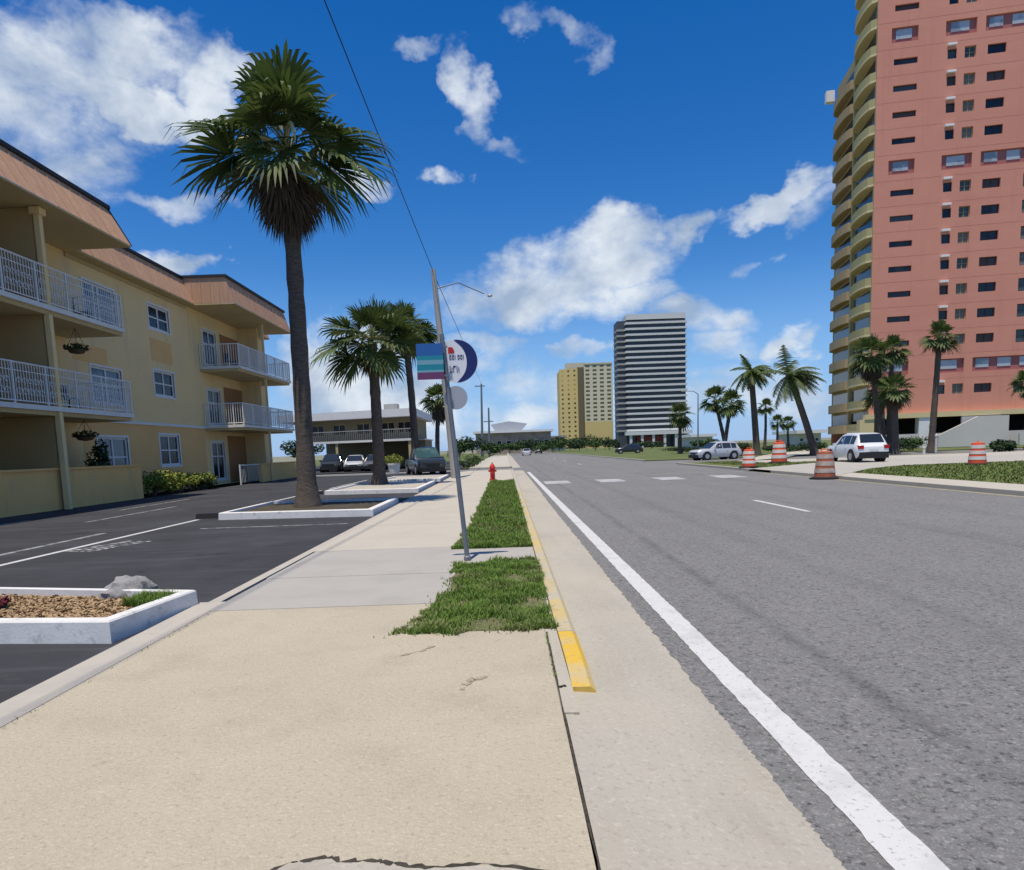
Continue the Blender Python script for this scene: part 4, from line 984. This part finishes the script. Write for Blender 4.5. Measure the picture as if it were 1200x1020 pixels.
b = MB(); b.box(w1 * .74, w1, 5 - w1 * .26, 8, 0, zt - 1.5); b.build('recess', mat('recess_shadow_brown', (.17, .14, .08), rough=.9), yt)
b = MB(); f2 = lambda u, v, d: (u, d, v); hsB = ywall(b, w1, w2, 16, zt, .8, 4, 14, f2, .55, .5); b.build('right_wall', m_yt2, yt)
b = MB(); holed(b, f2, w1, w2, 0, 16, [], .5); b.build('podium_wall', m_yt, yt)
b = MB(); b.box(.5, w2 - .3, 7, 30, 0, zt - 2.2); b.build('core', m_yt, yt)
b = MB(); b.box(w1 + .1, w2 - .1, .9, 1.3, 16, zt - .2); b.build('glazing', mat('bronze_glass', (.36, .31, .2), rough=.3), yt)
b = MB(); b.box(w1 * .3, w1 * 1.1, 6, 16, zt - 2.1, zt + 1.8); b.box(w1, w2, -.3, .8, zt + .002, zt + .8); b.build('parapet', m_yt2, yt)

# ------------------------------------------------------------------ motel beyond the car park
Y3 = 68
L = DY(352, 490, Y3); Rr = DY(482, 494, Y3 - 4)
mo = thing('motel', (L.x, Y3, 0), 'low two storey tan motel with a flat white roof edge behind parked cars', 'building')
W3 = Rr.x - L.x; zr = 4.75
def q_(u, v, d): return (u, -4 * u / W3 + d, v)
b = MB(); hs3 = [(W3 * t, W3 * t + 1.3, 3.3, 4.35) for t in (.1, .3, .52, .74, .88)] ; holed(b, q_, 0, W3, 2.9, zr, hs3, .2); b.box(0, W3, 0, 12, 2.72, 2.9, 0, lambda x, y, z: q_(x, z, y)); b.box(0, W3, 9, 9.2, -.05, 2.7, 0, lambda x, y, z: q_(x, z, y)); 
b.quad(q_(W3, 2.9, 0), q_(W3, 2.9, 12), q_(W3, zr, 12), q_(W3, zr, 0)); b.build('wall', m_tile, mo)
for h in hs3: window(mo, q_, h, .18, m_soff, m_glass, .07, (.5,), ())
b = MB(); b.box(-2, W3 + .6, -1.5, 13, zr, zr + .7, 0, lambda x, y, z: q_(x, z, y)); b.build('roof', m_white, mo)
b = MB(); b.box(W3 * .1, W3 + .3, -1.2, -.05, 2.55, 2.75, 0, lambda x, y, z: q_(x, z, y)); b.build('gallery_floor', m_slab, mo)
b = MB()
for i in range(int(W3 / .2)): b.box(i * .2, i * .2 + .03, -1.18, -1.14, 2.75, 3.6, 0, lambda x, y, z: q_(x, z, y))
b.box(0, W3 + .3, -1.2, -1.12, 3.6, 3.68, 0, lambda x, y, z: q_(x, z, y)); b.build('railing', m_conc, mo)
for t in (.02, .35, .68, .99): b = MB(); b.box(W3 * t - .12, W3 * t + .12, -1.1, -.86, -.05, 2.55, 0, lambda x, y, z: q_(x, z, y)); b.build('post', m_soff, mo)
b = MB(); b.box(W3 * .72, W3 * .84, 3, 4.5, zr + .71, zr + 1.5, 0, lambda x, y, z: q_(x, z, y)); b.build('rooftop_unit', m_conc, mo)
b = MB(); b.box(W3 + .02, W3 + .9, 3, 9, -.05, 2.6, 0, lambda x, y, z: q_(x, z, y)); b.build('side_wing', m_tile, mo)
b = MB(); b.box(W3 + .02, W3 + 1.0, 2.5, 9.3, 2.602, 2.72, 0, lambda x, y, z: q_(x, z, y)); b.build('wing_roof', m_slab, mo)
# low white-roofed building down the road and smaller far houses
def lowhouse(name, label, x0, x1, ybase, ytop, Y, mw, roof, depth=20, nwin=6, over=.8):
    A = DY(x0, ybase, Y); Bq = DY(x1, ybase, Y); h = DY((x0 + x1) / 2, ytop, Y).z; W = Bq.x - A.x
    r = thing(name, (A.x, Y, 0), label, 'building'); f = lambda u, v, d: (u, d, v)
    hs_ = [(W * (i + .25) / nwin, W * (i + .75) / nwin, h * .3, h * .62) for i in range(nwin)]
    b = MB(); holed(b, f, 0, W, -.3, h, hs_, .25); b.quad((0, 0, -.3), (0, depth, -.3), (0, depth, h), (0, 0, h)); b.quad((W, 0, -.3), (W, depth, -.3), (W, depth, h), (W, 0, h)); b.build('wall', mw, r)
    for q in hs_: window(r, f, q, .22, m_white, m_glass, .12)
    b = MB(); b.box(-over, W + over, -over * 1.5, depth + .5, h, h + .7); b.build('roof', roof, r)
    return r, W, h
r, W, h = lowhouse('pavilion', 'long tan building with a white flat roof at the end of the road', 558, 646, 527, 507, 230, mat('far_tan_wall', (.34, .28, .22), [((.2, .17, .14), .3, .45, .6, .7)], .9), m_white, 30, 8)
b = MB(); b.prism([(W * .26, 6, h + .72), (W * .62, 6, h + .72), (W * .7, 6, h + 3.0), (W * .45, 6, h + 4.0), (W * .2, 6, h + 3.0)], (0, 8, 0)); b.build('roof_canopy', m_signg, r)
lowhouse('beach_house', 'small pale flat roofed house between the silver van and the leaning palm', 935, 962, 520, 508, 150, m_pale, m_white, 12, 3)
lowhouse('beach_house', 'small white house far behind the bushy palms by the silver van', 812, 835, 520, 512, 180, m_pale, m_white, 12, 3)
lowhouse('shop', 'low grey shop between the long white roofed building and the yellow tower', 648, 662, 526, 513, 260, m_pale, m_conc, 12, 2)

# trees and shrubs in the distance
FG = 'trees and bushes at the far end of the road'
for k, (x, ytop, w, Y, mm, lab) in enumerate(((556, 509, 26, 150, m_leafd, 'dark rounded tree by the far utility masts'), (572, 516, 20, 130, m_leaf, 'small green tree in front of the long white roofed building'),
    (622, 512, 26, 190, m_leafd, 'dark green tree before the right end of the long white roofed building'), (648, 512, 24, 200, m_leaf, 'mid green tree left of the yellow tower foot'),
    (668, 510, 22, 240, m_leaf, 'light green tree at the left foot of the yellow tower'), (688, 508, 24, 250, m_leafd, 'dark tree at the foot of the yellow tower'), (706, 510, 22, 230, m_leaf, 'green tree at the right foot of the yellow tower'),
    (598, 518, 24, 170, m_leaf, 'low green tree in the middle of the far road end'), (540, 513, 20, 120, m_leaf, 'green tree just right of the concrete pole'))):
    p = DY(x, 525, Y); hh = max(2.5, DY(x, ytop, Y).z); p.z = -.1
    shrub('tree', lab, p, w / F * Y * 1.15, w / F * Y, hh, mm, 700, .3, 70 + k, 'tree', FG, hh * .22, 8)
for k, (x, ytop, w, Y, mm, lab) in enumerate(((611, 514, 30, 210, m_leaf, 'broad mid green tree left of the darkest tree at the road end'), (634, 515, 26, 175, m_leaf, 'low pale green tree right of the darkest tree at the road end'),
    (657, 511, 18, 215, m_leafd, 'narrow dark tree just left of the yellow tower'), (678, 513, 26, 205, m_leafd, 'low dark tree in front of the yellow tower middle'), (698, 514, 20, 200, m_leaf, 'small green tree in front of the yellow tower right part'),
    (716, 513, 16, 190, m_leafd, 'small dark tree in the gap between the yellow and striped towers'), (584, 517, 26, 215, m_leafd, 'low dark tree under the white flat roof far away'), (355, 512, 40, 110, m_leafd, 'dark tree seen between the apartment block and the motel'),
    (760, 519, 30, 200, m_leafd, 'low dark tree before the red lobby of the striped tower'), (826, 517, 24, 170, m_leaf, 'small green tree behind the silver van'))):
    p = DY(x, 525, Y); hh = max(2.5, DY(x, ytop, Y).z); p.z = -.1
    shrub('tree', lab, p, w / F * Y * 1.2, w / F * Y, hh, mm, 800, .3, 170 + k, 'tree', FG, hh * .15, 9)
for k, (x, y, w, h, Y, mm, lab) in enumerate(((1040, 521, 60, 14, 66, m_leafd, 'dark clipped hedge under the three clustered palms by the pink tower'), (950, 521, 34, 9, 80, m_leafd, 'dark low hedge at the foot of the leaning palm'),
    (868, 521, 26, 9, 90, m_leafd, 'dark low hedge behind the silver van'), (1070, 521, 40, 12, 68, m_leaf, 'lighter green hedge at the foot of the single straight palm'), (915, 521, 40, 6, 84, m_leafd, 'low hedge between the two windblown palms'),
    (1176, 524, 26, 10, 52, m_leafd, 'small dark bush behind the barrel on the far right lawn'), (800, 524, 60, 5, 110, m_leafd, 'long low hedge across the far lawn'))):
    p = DY(x, y, Y); p.z = -.06; shrub('hedge', lab, p, w / F * Y, 2.0, h / F * Y + .35, mm, 1300, .11, 90 + k, 'hedge', nb=16)
for k, (x, y, Y, w, h, lab) in enumerate(((545, 535, 60, 2.4, .8, 'low green shrub on the verge past the side street'), (553, 533, 74, 3.0, 1.1, 'broader green shrub farther along the verge'), (530, 533, 90, 3, 2.2, 'dark green shrub behind the concrete pole'))):
    p = DY(x, y, Y); p.z = -.03; shrub('bush', lab, p, w, 2, h, m_leaf if k < 2 else m_leafd, 600, .09, 120 + k, 'bush')
p = inpl(); p = G(8, 712, .09); shrub('red_plant', 'small dark red leaved plant in the wood chip planter', (p.x - .08, p.y, .07), .26, .24, .16, m_leafr, 150, .03, 140, 'plant')
# ------------------------------------------------------------------ street furniture
def pole(name, label, cat, base, top, r0, r1, m):
    root = thing(name, base, label, cat); b = MB(); d = Vector(top) - Vector(base); b.tube([(0, 0, 0), d * .5, d], [r0, (r0 + r1) / 2, r1], 12); b.build('pole', m, root, True); return root, d
# bus-stop post with its signs
bs = G(548, 657, .0); Yp = bs.y
sg, d = pole('sign_post', 'leaning grey steel post carrying a round white and navy sign over the grass', 'sign', bs, DY(517.5, 392, Yp + .02), .034, .03, m_galv)
b = MB(); b.lathe([(.05, 0), (.05, .05), (.036, .07)], 12); b.build('base_collar', m_galv, sg)
def off(x, y, dy=0): q = DY(x, y, Yp) - bs; q.y += dy; return q
c = off(534.5, 423, .05); r_ = 24.5 / F * Yp
def disc(r, y0, y1, cx, cz, n=36, a0=0, a1=2 * math.pi):
    P = [(cx + r * math.cos(a0 + (a1 - a0) * k / n), y0, cz + r * math.sin(a0 + (a1 - a0) * k / n)) for k in range(n)]; return P, (0, y1 - y0, 0)
b = MB(); b.prism(*disc(r_, c.y, c.y + .012, c.x, c.z)); rs = b.build('round_sign', m_signw, sg)
b = MB(); n = 24; vs = []
for k in range(n + 1):                                     # navy crescent down the right edge
    t = R(95) - R(185) * k / n; th = r_ * .5 * math.sin(math.pi * k / n) ** .7
    vs += [(c.x + (r_ - .002) * math.cos(t), c.y - .003, c.z + (r_ - .002) * math.sin(t)), (c.x + (r_ - th - .004) * math.cos(t), c.y - .003, c.z + (r_ - th - .004) * math.sin(t))]
b.add(vs, [(2 * k, 2 * k + 1, 2 * k + 3, 2 * k + 2) for k in range(n)]); b.build('navy_crescent', m_navy, rs)
def strokes(b, x, z, w, h, y, rn, n):                      # lettering too small to read: letter-high strokes
    for k in range(n):
        x0 = x + w * k / n; ww = w / n * .74
        b.box(x0, x0 + ww * .3, y - .002, y, z, z + h)
        if rn.random() < .8: b.box(x0 + ww * .3, x0 + ww, y - .002, y, z + h * .76, z + h)
        if rn.random() < .6: b.box(x0 + ww * .7, x0 + ww, y - .002, y, z + .0, z + h * .76)
        if rn.random() < .6: b.box(x0 + ww * .3, x0 + ww * .7, y - .002, y, z, z + h * .2)
rn = random.Random(4); k_ = r_ / 24.5
b = MB(); strokes(b, c.x - 8 * k_, c.z + 2 * k_, 19 * k_, 5 * k_, c.y - .0015, rn, 6); strokes(b, c.x - 8 * k_, c.z - 13 * k_, 12 * k_, 8 * k_, c.y - .0015, rn, 3); b.build('lettering', m_navy, rs)
b = MB(); b.prism([(c.x - 9 * k_, c.y - .001, c.z + 9 * k_), (c.x - 2 * k_, c.y - .001, c.z + 9 * k_), (c.x - 2 * k_, c.y - .001, c.z + 12 * k_), (c.x - 4 * k_, c.y - .001, c.z + 16 * k_), (c.x - 9 * k_, c.y - .001, c.z + 16 * k_)], (0, -.003, 0)); b.build('red_mark', m_red, rs)
c2 = off(534, 466, .05); b = MB(); b.prism(*disc(13.5 / F * Yp, c2.y, c2.y + .01, c2.x, c2.z)); s2 = b.build('lower_sign', m_signg, sg); s2['label'] = 'small plain grey round sign'
a0 = off(490, 446); a1 = off(519, 403); y_ = -.06
hgt_ = a1.z - a0.z
bn = None
for k, (f0, f1, m_) in enumerate(((0, .2, m_plum), (.2, .26, m_pteal), (.26, .42, m_teal), (.42, .54, m_pteal), (.54, .66, m_teal), (.66, 1.0, m_blue))):
    b = MB(); b.box(a0.x, a1.x, y_, y_ + .01, a0.z + hgt_ * f0, a0.z + hgt_ * f1)
    if bn is None: bn = b.build('banded_sign', m_, sg)
    else: b.build('band', m_, bn)
b = MB()
for z in (a0.z + .1 * hgt_, a0.z + .9 * hgt_): b.box(a0.x + .12, a1.x + .06, y_ + .011, y_ + .03, z - .012, z + .012)
b.build('bracket', m_galv, sg)
# tall concrete utility pole, lamp arm, wire
ub = DY(529, 560, 37.5); ub.z = 0; ub.x = -2.75
up_, d = pole('utility_pole', 'tall tapering concrete utility pole behind the round sign', 'utility pole', ub, DY(507.5, 316, 38.2), .27, .13, m_conc)
tp = DY(513, 338, 38); arm = DY(574, 347, 38) 
b = MB(); P = [tp - ub, tp.lerp(arm, .4) + Vector((0, 0, .45)) - ub, arm - ub + Vector((-.3, 0, .12))]; b.tube(P, [.035, .03, .025], 6); b.build('lamp_arm', m_galv, up_)
b = MB(); q = arm - ub; b.lathe([(.02, .1), (.12, .07), (.15, .0), (.1, -.05), (.02, -.06)], 12, (q.x, q.y, q.z)); b.build('street_lamp_head', m_signg, up_, True)
tt = DY(507.5, 318, 38.2)
e = DY(396, 40, 20); e2 = tt + (e - tt) * 2.6
b = MB(); P = []
for i in range(41): t = i / 40; v = tt.lerp(e2, t); v.z -= 1.3 * math.sin(math.pi * t) * .0; P.append(v)
b.tube(P, .017, 5); tag(b.build('overhead_wire', m_black), 'single black overhead wire rising from the utility pole top', 'wire')
b = MB(); b.tube([tt + (DY(507, 318, 38) - tt), DY(565, 452, 150)], .02, 5); tag(b.build('overhead_wire', m_black), 'thin black wire running on down the road to the far masts', 'wire')
for x, yt_, Y, lab in ((565, 450, 150, 'taller far utility pole above the dark rounded tree'), (573.5, 478, 158, 'shorter far utility pole with a crossarm, right of the taller one')):
    p = DY(x, 525, Y); p.z = -.1; r, d = pole('far_utility_pole', lab, 'utility pole', p, DY(x - 1, yt_, Y), .32, .18, m_galv)
    z = d.z * (.97 if yt_ < 460 else .72); b = MB(); b.box(-1.1, 1.1, -.1, .1, z - .12, z + .08); b.build('crossarm', m_galv, r)
# hydrant
p = G(577.5, 563, 0); hy = thing('fire_hydrant', p, 'red fire hydrant at the far tip of the grass strip', 'fire hydrant')
b = MB(); b.lathe([(.17, 0), (.17, .05), (.12, .06), (.115, .55), (.15, .57), (.15, .62), (.13, .66), (.1, .74), (.05, .79), (.03, .8), (.03, .86)], 16); b.build('barrel', m_red, hy, True)
for sx in (-1, 1): b = MB(); b.tube([(sx * .1, 0, .46), (sx * .2, 0, .46)], .055, 10); b.build('side_outlet', m_red, hy)
b = MB(); b.tube([(0, -.1, .38), (0, -.21, .38)], .075, 12); b.build('front_outlet', m_red, hy)
# traffic barrels
def barrel(p, label, sc=1, rz=0, mo_=None, mb_=None):
    r = thing('traffic_barrel', p, label, 'traffic barrel', 'orange and white construction barrels', rz, sc); r.scale = (sc * 1.28, sc * 1.28, sc)
    prof = []; mis = []
    segs = [(.29, .06, .24, 0), (.285, .24, .40, 1), (.265, .40, .50, 0), (.26, .50, .66, 1), (.24, .66, .76, 0), (.235, .76, .92, 1), (.215, .92, 1.0, 0)]
    for R_, z0, z1, mi in segs: 
        prof += [(R_, z0), (R_ - .012, z1)]; mis += [mi, 0]
    prof += [(.17, 1.02), (.06, 1.03)]; mis += [0, 0]
    b = MB(); b.lathe(prof, 24, mis=mis[:len(prof) - 1]); b.build('drum', [mo_ or m_orange, mb_ or m_band], r, True)
    b = MB(); b.lathe([(.42, 0), (.42, .05), (.3, .09), (.29, .09)], 10); b.build('rubber_base', m_rubber, r)
    b = MB(); b.tube([(-.12, 0, 1.02), (-.1, 0, 1.1), (.1, 0, 1.1), (.12, 0, 1.02)], .02, 6); b.build('handle', m_orange, r)
    return r
barrel(Vector((12.5, 26.8, ZR)), 'grimy traffic barrel at the driveway mouth, in front of the white hatchback', 1.06, 0, m_orange_d, m_band_dirty)
p = G(1145, 545, -.03); barrel(p, 'traffic barrel standing alone on the lawn in front of the ramp wall', 1.02, 1)
barrel(Vector((13.35, 37.6, .002)), 'traffic barrel on the kerb nearest the crosswalk stripes', .98, 2)
p = G(913, 543, -.02); barrel(p, 'traffic barrel set back by the pale path under the leaning palm', 1.3, 3)
# small posts on the lawn
for x, y, Y, h, lab in ((1097, 520, 56, 1.5, 'short pale marker post right of the single straight palm'), (1083, 524, 50, .6, 'stubby white marker post on the lawn strip')):
    p = DY(x, y, Y); p.z = -.03; b = MB(); b.lathe([(.09, 0), (.09, h * .85), (.12, h * .86), (.12, h * .95), (.04, h)], 10); o = b.build('marker_post', m_pale, None, True); o.location = p; tag(o, lab, 'post')
# yellow flowered tub beside the motel
p = DY(462, 551, 52); p.z = ZP
tb = thing('flower_tub', p, 'white tub of yellow flowers between the shorter palm and the dark pickup', 'planter')
b = MB(); b.lathe([(.38, 0), (.46, .6), (.5, .62), (.5, .75), (.44, .75)], 16); b.build('tub', m_white, tb, True)
b = MB(); foliage(b, [(0, 0, 1.0, .75, .6, .42)], 700, .07, random.Random(8)); b.build('flowers', m_leafy, tb)
# red and white board lying by the lawn barrel
# ------------------------------------------------------------------ vehicles
def car(name, label, cat, loc, rz, L_, W_, H_, paint, glass, kind='suv', sc=1, group=None, rear_dark=False):
    r = thing(name, loc, label, cat, group, rz, sc)
    hw = W_ / 2; zb = .24; belt = H_ * .58 if kind != 'pickup' else H_ * .56; hood = H_ * (.60 if kind != 'pickup' else .58)
    # stations from nose (+x) to tail: x, lower half width k, top height, roof half width, is cabin
    h2 = L_ / 2
    if kind == 'suv': S = [(h2, .80, hood * .80, .72), (h2 - .12, .90, hood * .90, .80), (h2 - .55, .98, hood * .97, .88), (h2 - 1.15, 1, hood, .90), (h2 - 1.95, 1, H_ * .965, .72), (h2 - 2.4, 1, H_, .74), (-h2 + 1.1, 1, H_ * .995, .74), (-h2 + .55, 1, H_ * .96, .72), (-h2 + .16, .97, belt * 1.02, .86), (-h2 + .03, .93, belt * .9, .84), (-h2, .9, belt * .62, .84)]
    elif kind == 'pickup': S = [(h2, .86, hood * .86, .8), (h2 - .12, .95, hood * .95, .86), (h2 - .6, 1, hood * .985, .9), (h2 - 1.35, 1, hood, .92), (h2 - 2.05, 1, H_ * .97, .74), (h2 - 2.4, 1, H_, .76), (h2 - 3.3, 1, H_ * .985, .76), (h2 - 3.55, 1, hood * .99, .92), (-h2 + .1, 1, hood * .97, .92), (-h2, .97, hood * .9, .9)]
    else: S = [(h2, .78, hood * .74, .7), (h2 - .12, .9, hood * .86, .8), (h2 - .6, .98, hood * .95, .88), (h2 - 1.2, 1, hood, .9), (h2 - 1.95, 1, H_ * .97, .7), (h2 - 2.3, 1, H_, .72), (-h2 + 1.7, 1, H_ * .985, .72), (-h2 + .85, 1, hood * 1.02, .86), (-h2 + .12, .95, hood * .98, .84), (-h2, .9, hood * .7, .82)]
    def sec(s):
        x, k, zt, rw = s; w = hw * k; cabin = zt > belt * 1.12; zz = belt if cabin else min(belt, zt * .9)
        return [(x, 0, zb), (x, w * .9, zb), (x, w * .97, zb + .16), (x, w, zz * .72), (x, w * .97, zz), (x, hw * rw, zt - (.07 if cabin else .02)), (x, hw * rw * .82, zt - .01), (x, 0, zt)]
    secs = [sec(s) for s in S]; b = MB(); m = len(secs[0]); vs = []
    for q in secs: vs += q + [(x, -y, z) for x, y, z in q[1:-1]][::-1]
    nn = 2 * m - 2; fs = []
    for i in range(len(secs) - 1):
        for k in range(nn): fs.append((i * nn + k, (i + 1) * nn + k, (i + 1) * nn + (k + 1) % nn, i * nn + (k + 1) % nn))
    fs.append(tuple(range(nn))); fs.append(tuple((len(secs) - 1) * nn + k for k in range(nn))[::-1]); b.add(vs, fs)
    body = b.build('body', paint, r, True)
    # glass: side panes between belt and roof, windscreen, rear window
    def pt(i, t, u):      # between station i and i+1 at t, up the window at u, on the +y side
        A, B_ = secs[i], secs[i + 1]; lo_ = Vector(A[4]).lerp(Vector(B_[4]), t); hi = Vector(A[5]).lerp(Vector(B_[5]), t); return lo_.lerp(hi, u)
    cab = [i for i, s in enumerate(S) if s[2] > belt * 1.12]; i0, i1 = cab[0], cab[-1]
    for sgn in (1, -1):
        segs = []
        segs.append([pt(i0 - 1, .55, .12), pt(i0, .0, .12), pt(i0, .0, .88), pt(i0 - 1, .97, .8)])
        for i in range(i0, i1):
            ta, tb_ = (.05, .95)
            segs.append([pt(i, ta, .12), pt(i, tb_, .12), pt(i, tb_, .88), pt(i, ta, .88)])
        for sgm in segs:
            q = [Vector((v.x, sgn * (v.y + .012), v.z)) for v in sgm]; b = MB(); b.prism(q, (0, -sgn * .01, 0)); b.build('side_window', glass, r)
    def cross(i, ta, tb_, k=.9, name='windscreen', g=glass):
        A0 = Vector(secs[i][5]).lerp(Vector(secs[i + 1][5]), ta); A1 = Vector(secs[i][5]).lerp(Vector(secs[i + 1][5]), tb_)
        Z0 = Vector(secs[i][7]).lerp(Vector(secs[i + 1][7]), ta); Z1 = Vector(secs[i][7]).lerp(Vector(secs[i + 1][7]), tb_)
        nrm = Vector((-(Z1.z - Z0.z), 0, (Z1.x - Z0.x))).normalized()
        if nrm.z < 0: nrm = -nrm
        o = nrm * .016; b = MB(); b.prism([Vector((Z0.x, -A0.y * k, Z0.z)) + o, Vector((Z0.x, A0.y * k, Z0.z)) + o, Vector((Z1.x, A1.y * k, Z1.z)) + o, Vector((Z1.x, -A1.y * k, Z1.z)) + o], -nrm * .008); b.build(name, g, r)
    cross(i0 - 1, .08, .95, .92)
    cross(i1, .06, .82, .88, 'rear_window')
    # lower trim, bumpers, lamps
    b = MB(); b.box(-h2 - .03, -h2 + .25, -hw * .9, hw * .9, zb - .02, zb + .34); b.build('rear_bumper', m_plastic if kind != 'sedan' else paint, r)
    b = MB(); b.box(h2 - .25, h2 + .03, -hw * .82, hw * .82, zb - .02, zb + .26); b.build('front_bumper', m_plastic, r)
    b = MB(); b.box(h2 - .04, h2 + .035, -hw * .45, hw * .45, zb + .3, hood * .72); b.build('grille', m_plastic, r)
    for sgn in (1, -1):
        b = MB(); b.box(h2 - .22, h2 + .0, sgn * hw * .5, sgn * hw * .8, hood * .58, hood * .76); b.build('headlight', m_head, r)
        b = MB(); z1 = belt * (.98 if kind != 'sedan' else .9); b.box(-h2 - .02, -h2 + .24, sgn * hw * .62, sgn * hw * .935, z1 - .2, z1); b.build('tail_light', m_tail, r)
        b = MB(); b.box(S[3][0] - .55, S[3][0] - .38, sgn * hw * .98, sgn * (hw + .17), belt - .02, belt + .14); b.build('wing_mirror', paint, r)
        for k in (0, 1): b = MB(); x = S[i0 + 1][0] - .55 - k * .95; b.box(x, x + .18, sgn * (hw - .012), sgn * (hw + .02), belt * .84, belt * .87); b.build('door_handle', paint, r)
    b = MB(); b.box(-h2 - .035, -h2 - .0, -.26, .26, belt * .62, belt * .62 + .15); b.build('number_plate', m_plate, r)
    wr = .34 if kind != 'sedan' else .31
    for xx in (h2 - .85, -h2 + .85):
        for sgn in (1, -1):
            b = MB(); b.tube([(xx, sgn * (hw - .32), wr + .02), (xx, sgn * (hw + .006), wr + .02)], wr + .08, 24); b.build('wheel_arch', m_plastic, r)
            b = MB(); b.tube([(xx, sgn * (hw - .24), wr), (xx, sgn * (hw - .02), wr), (xx, sgn * (hw + .022), wr)], [wr, wr, wr - .04], 24); wh = b.build('wheel', m_rubber, r, True)
            b = MB(); b.tube([(xx, sgn * (hw + .0), wr), (xx, sgn * (hw + .032), wr)], wr * .62, 16)
            for k in range(5): pass
            b.build('rim', m_rim, wh)
    return r
p = G(1012, 544, 0); p.z = .01
car('parked_car', 'white hatchback suv seen from behind on the driveway below the pink tower', 'car', (21.05, 41.2, .01), R(88), 4.4, 1.84, 1.70, m_cwhite, m_cglass, 'suv')
p = DY(842, 536, 60); car('parked_van', 'silver white van parked far across the junction', 'van', (p.x, 61, ZR), R(196), 4.4, 1.8, 1.6, m_csilver, m_cglass, 'suv')
p = DY(498, 556, 45.5); car('pickup_truck', 'dark pickup with a pale green windscreen facing the street between the palms', 'pickup', (p.x - .1, 46.8, ZP), R(-72), 5.0, 1.95, 1.85, m_cdark, m_cglassg, 'pickup')
CG = 'cars parked at the motel'
for k, (x, kind, m_, lab) in enumerate(((390, 'suv', m_cdark, 'dark suv under the motel gallery, beside the tallest palm trunk'), (417, 'sedan', m_csilver, 'silver saloon parked at the motel between two dark cars'), (440, 'sedan', m_cgray, 'dark grey saloon parked at the motel, half behind the shorter palm'))):
    p = DY(x, 546, 63 - k * .9); car('parked_car', lab, 'car', (p.x, 63 - k * .9, ZP), R(-84), 4.4, 1.8, 1.62 if kind == 'suv' else 1.46, m_, m_cglass, kind, group=CG)
p = DY(737, 528, 118); car('parked_car', 'black car far away in front of the striped tower', 'car', (p.x, 118, -.05), R(175), 4.6, 1.85, 1.6, m_cdark, m_cglass, 'suv')

for k, (x, Y, rz, m_, kind, lab) in enumerate(((4.6, 150, 90, m_csilver, 'sedan', 'small silver car driving away in the left lane far down the road'), (9.2, 190, 90, m_cwhite, 'suv', 'tiny white suv far down the right lane of the road'),
    (4.4, 235, 90, m_cdark, 'suv', 'tiny dark suv near the end of the road'))):
    car('far_car', lab, 'car', (x, Y, ZR if x < 12 else -.055), R(rz), 4.5, 1.82, 1.62 if kind == 'suv' else 1.46, m_, m_cglass, kind)
for k, (x, yt_, Y, lab) in enumerate(((818, 462, 120, 'grey street lamp right of the striped tower'),)):
    p = DY(x, 525, Y); p.z = -.1; r, d = pole('street_lamp', lab, 'street lamp', p, DY(x, yt_, Y), .14, .08, m_galv)
    b = MB(); b.tube([d, d + Vector((-.8, 0, .5)), d + Vector((-2.2, 0, .6))], .06, 6); b.build('lamp_arm', m_galv, r)
    b = MB(); b.box(d.x - 2.9, d.x - 2.1, -.14, .14, d.z + .5, d.z + .66); b.build('lamp_head', m_signg, r)
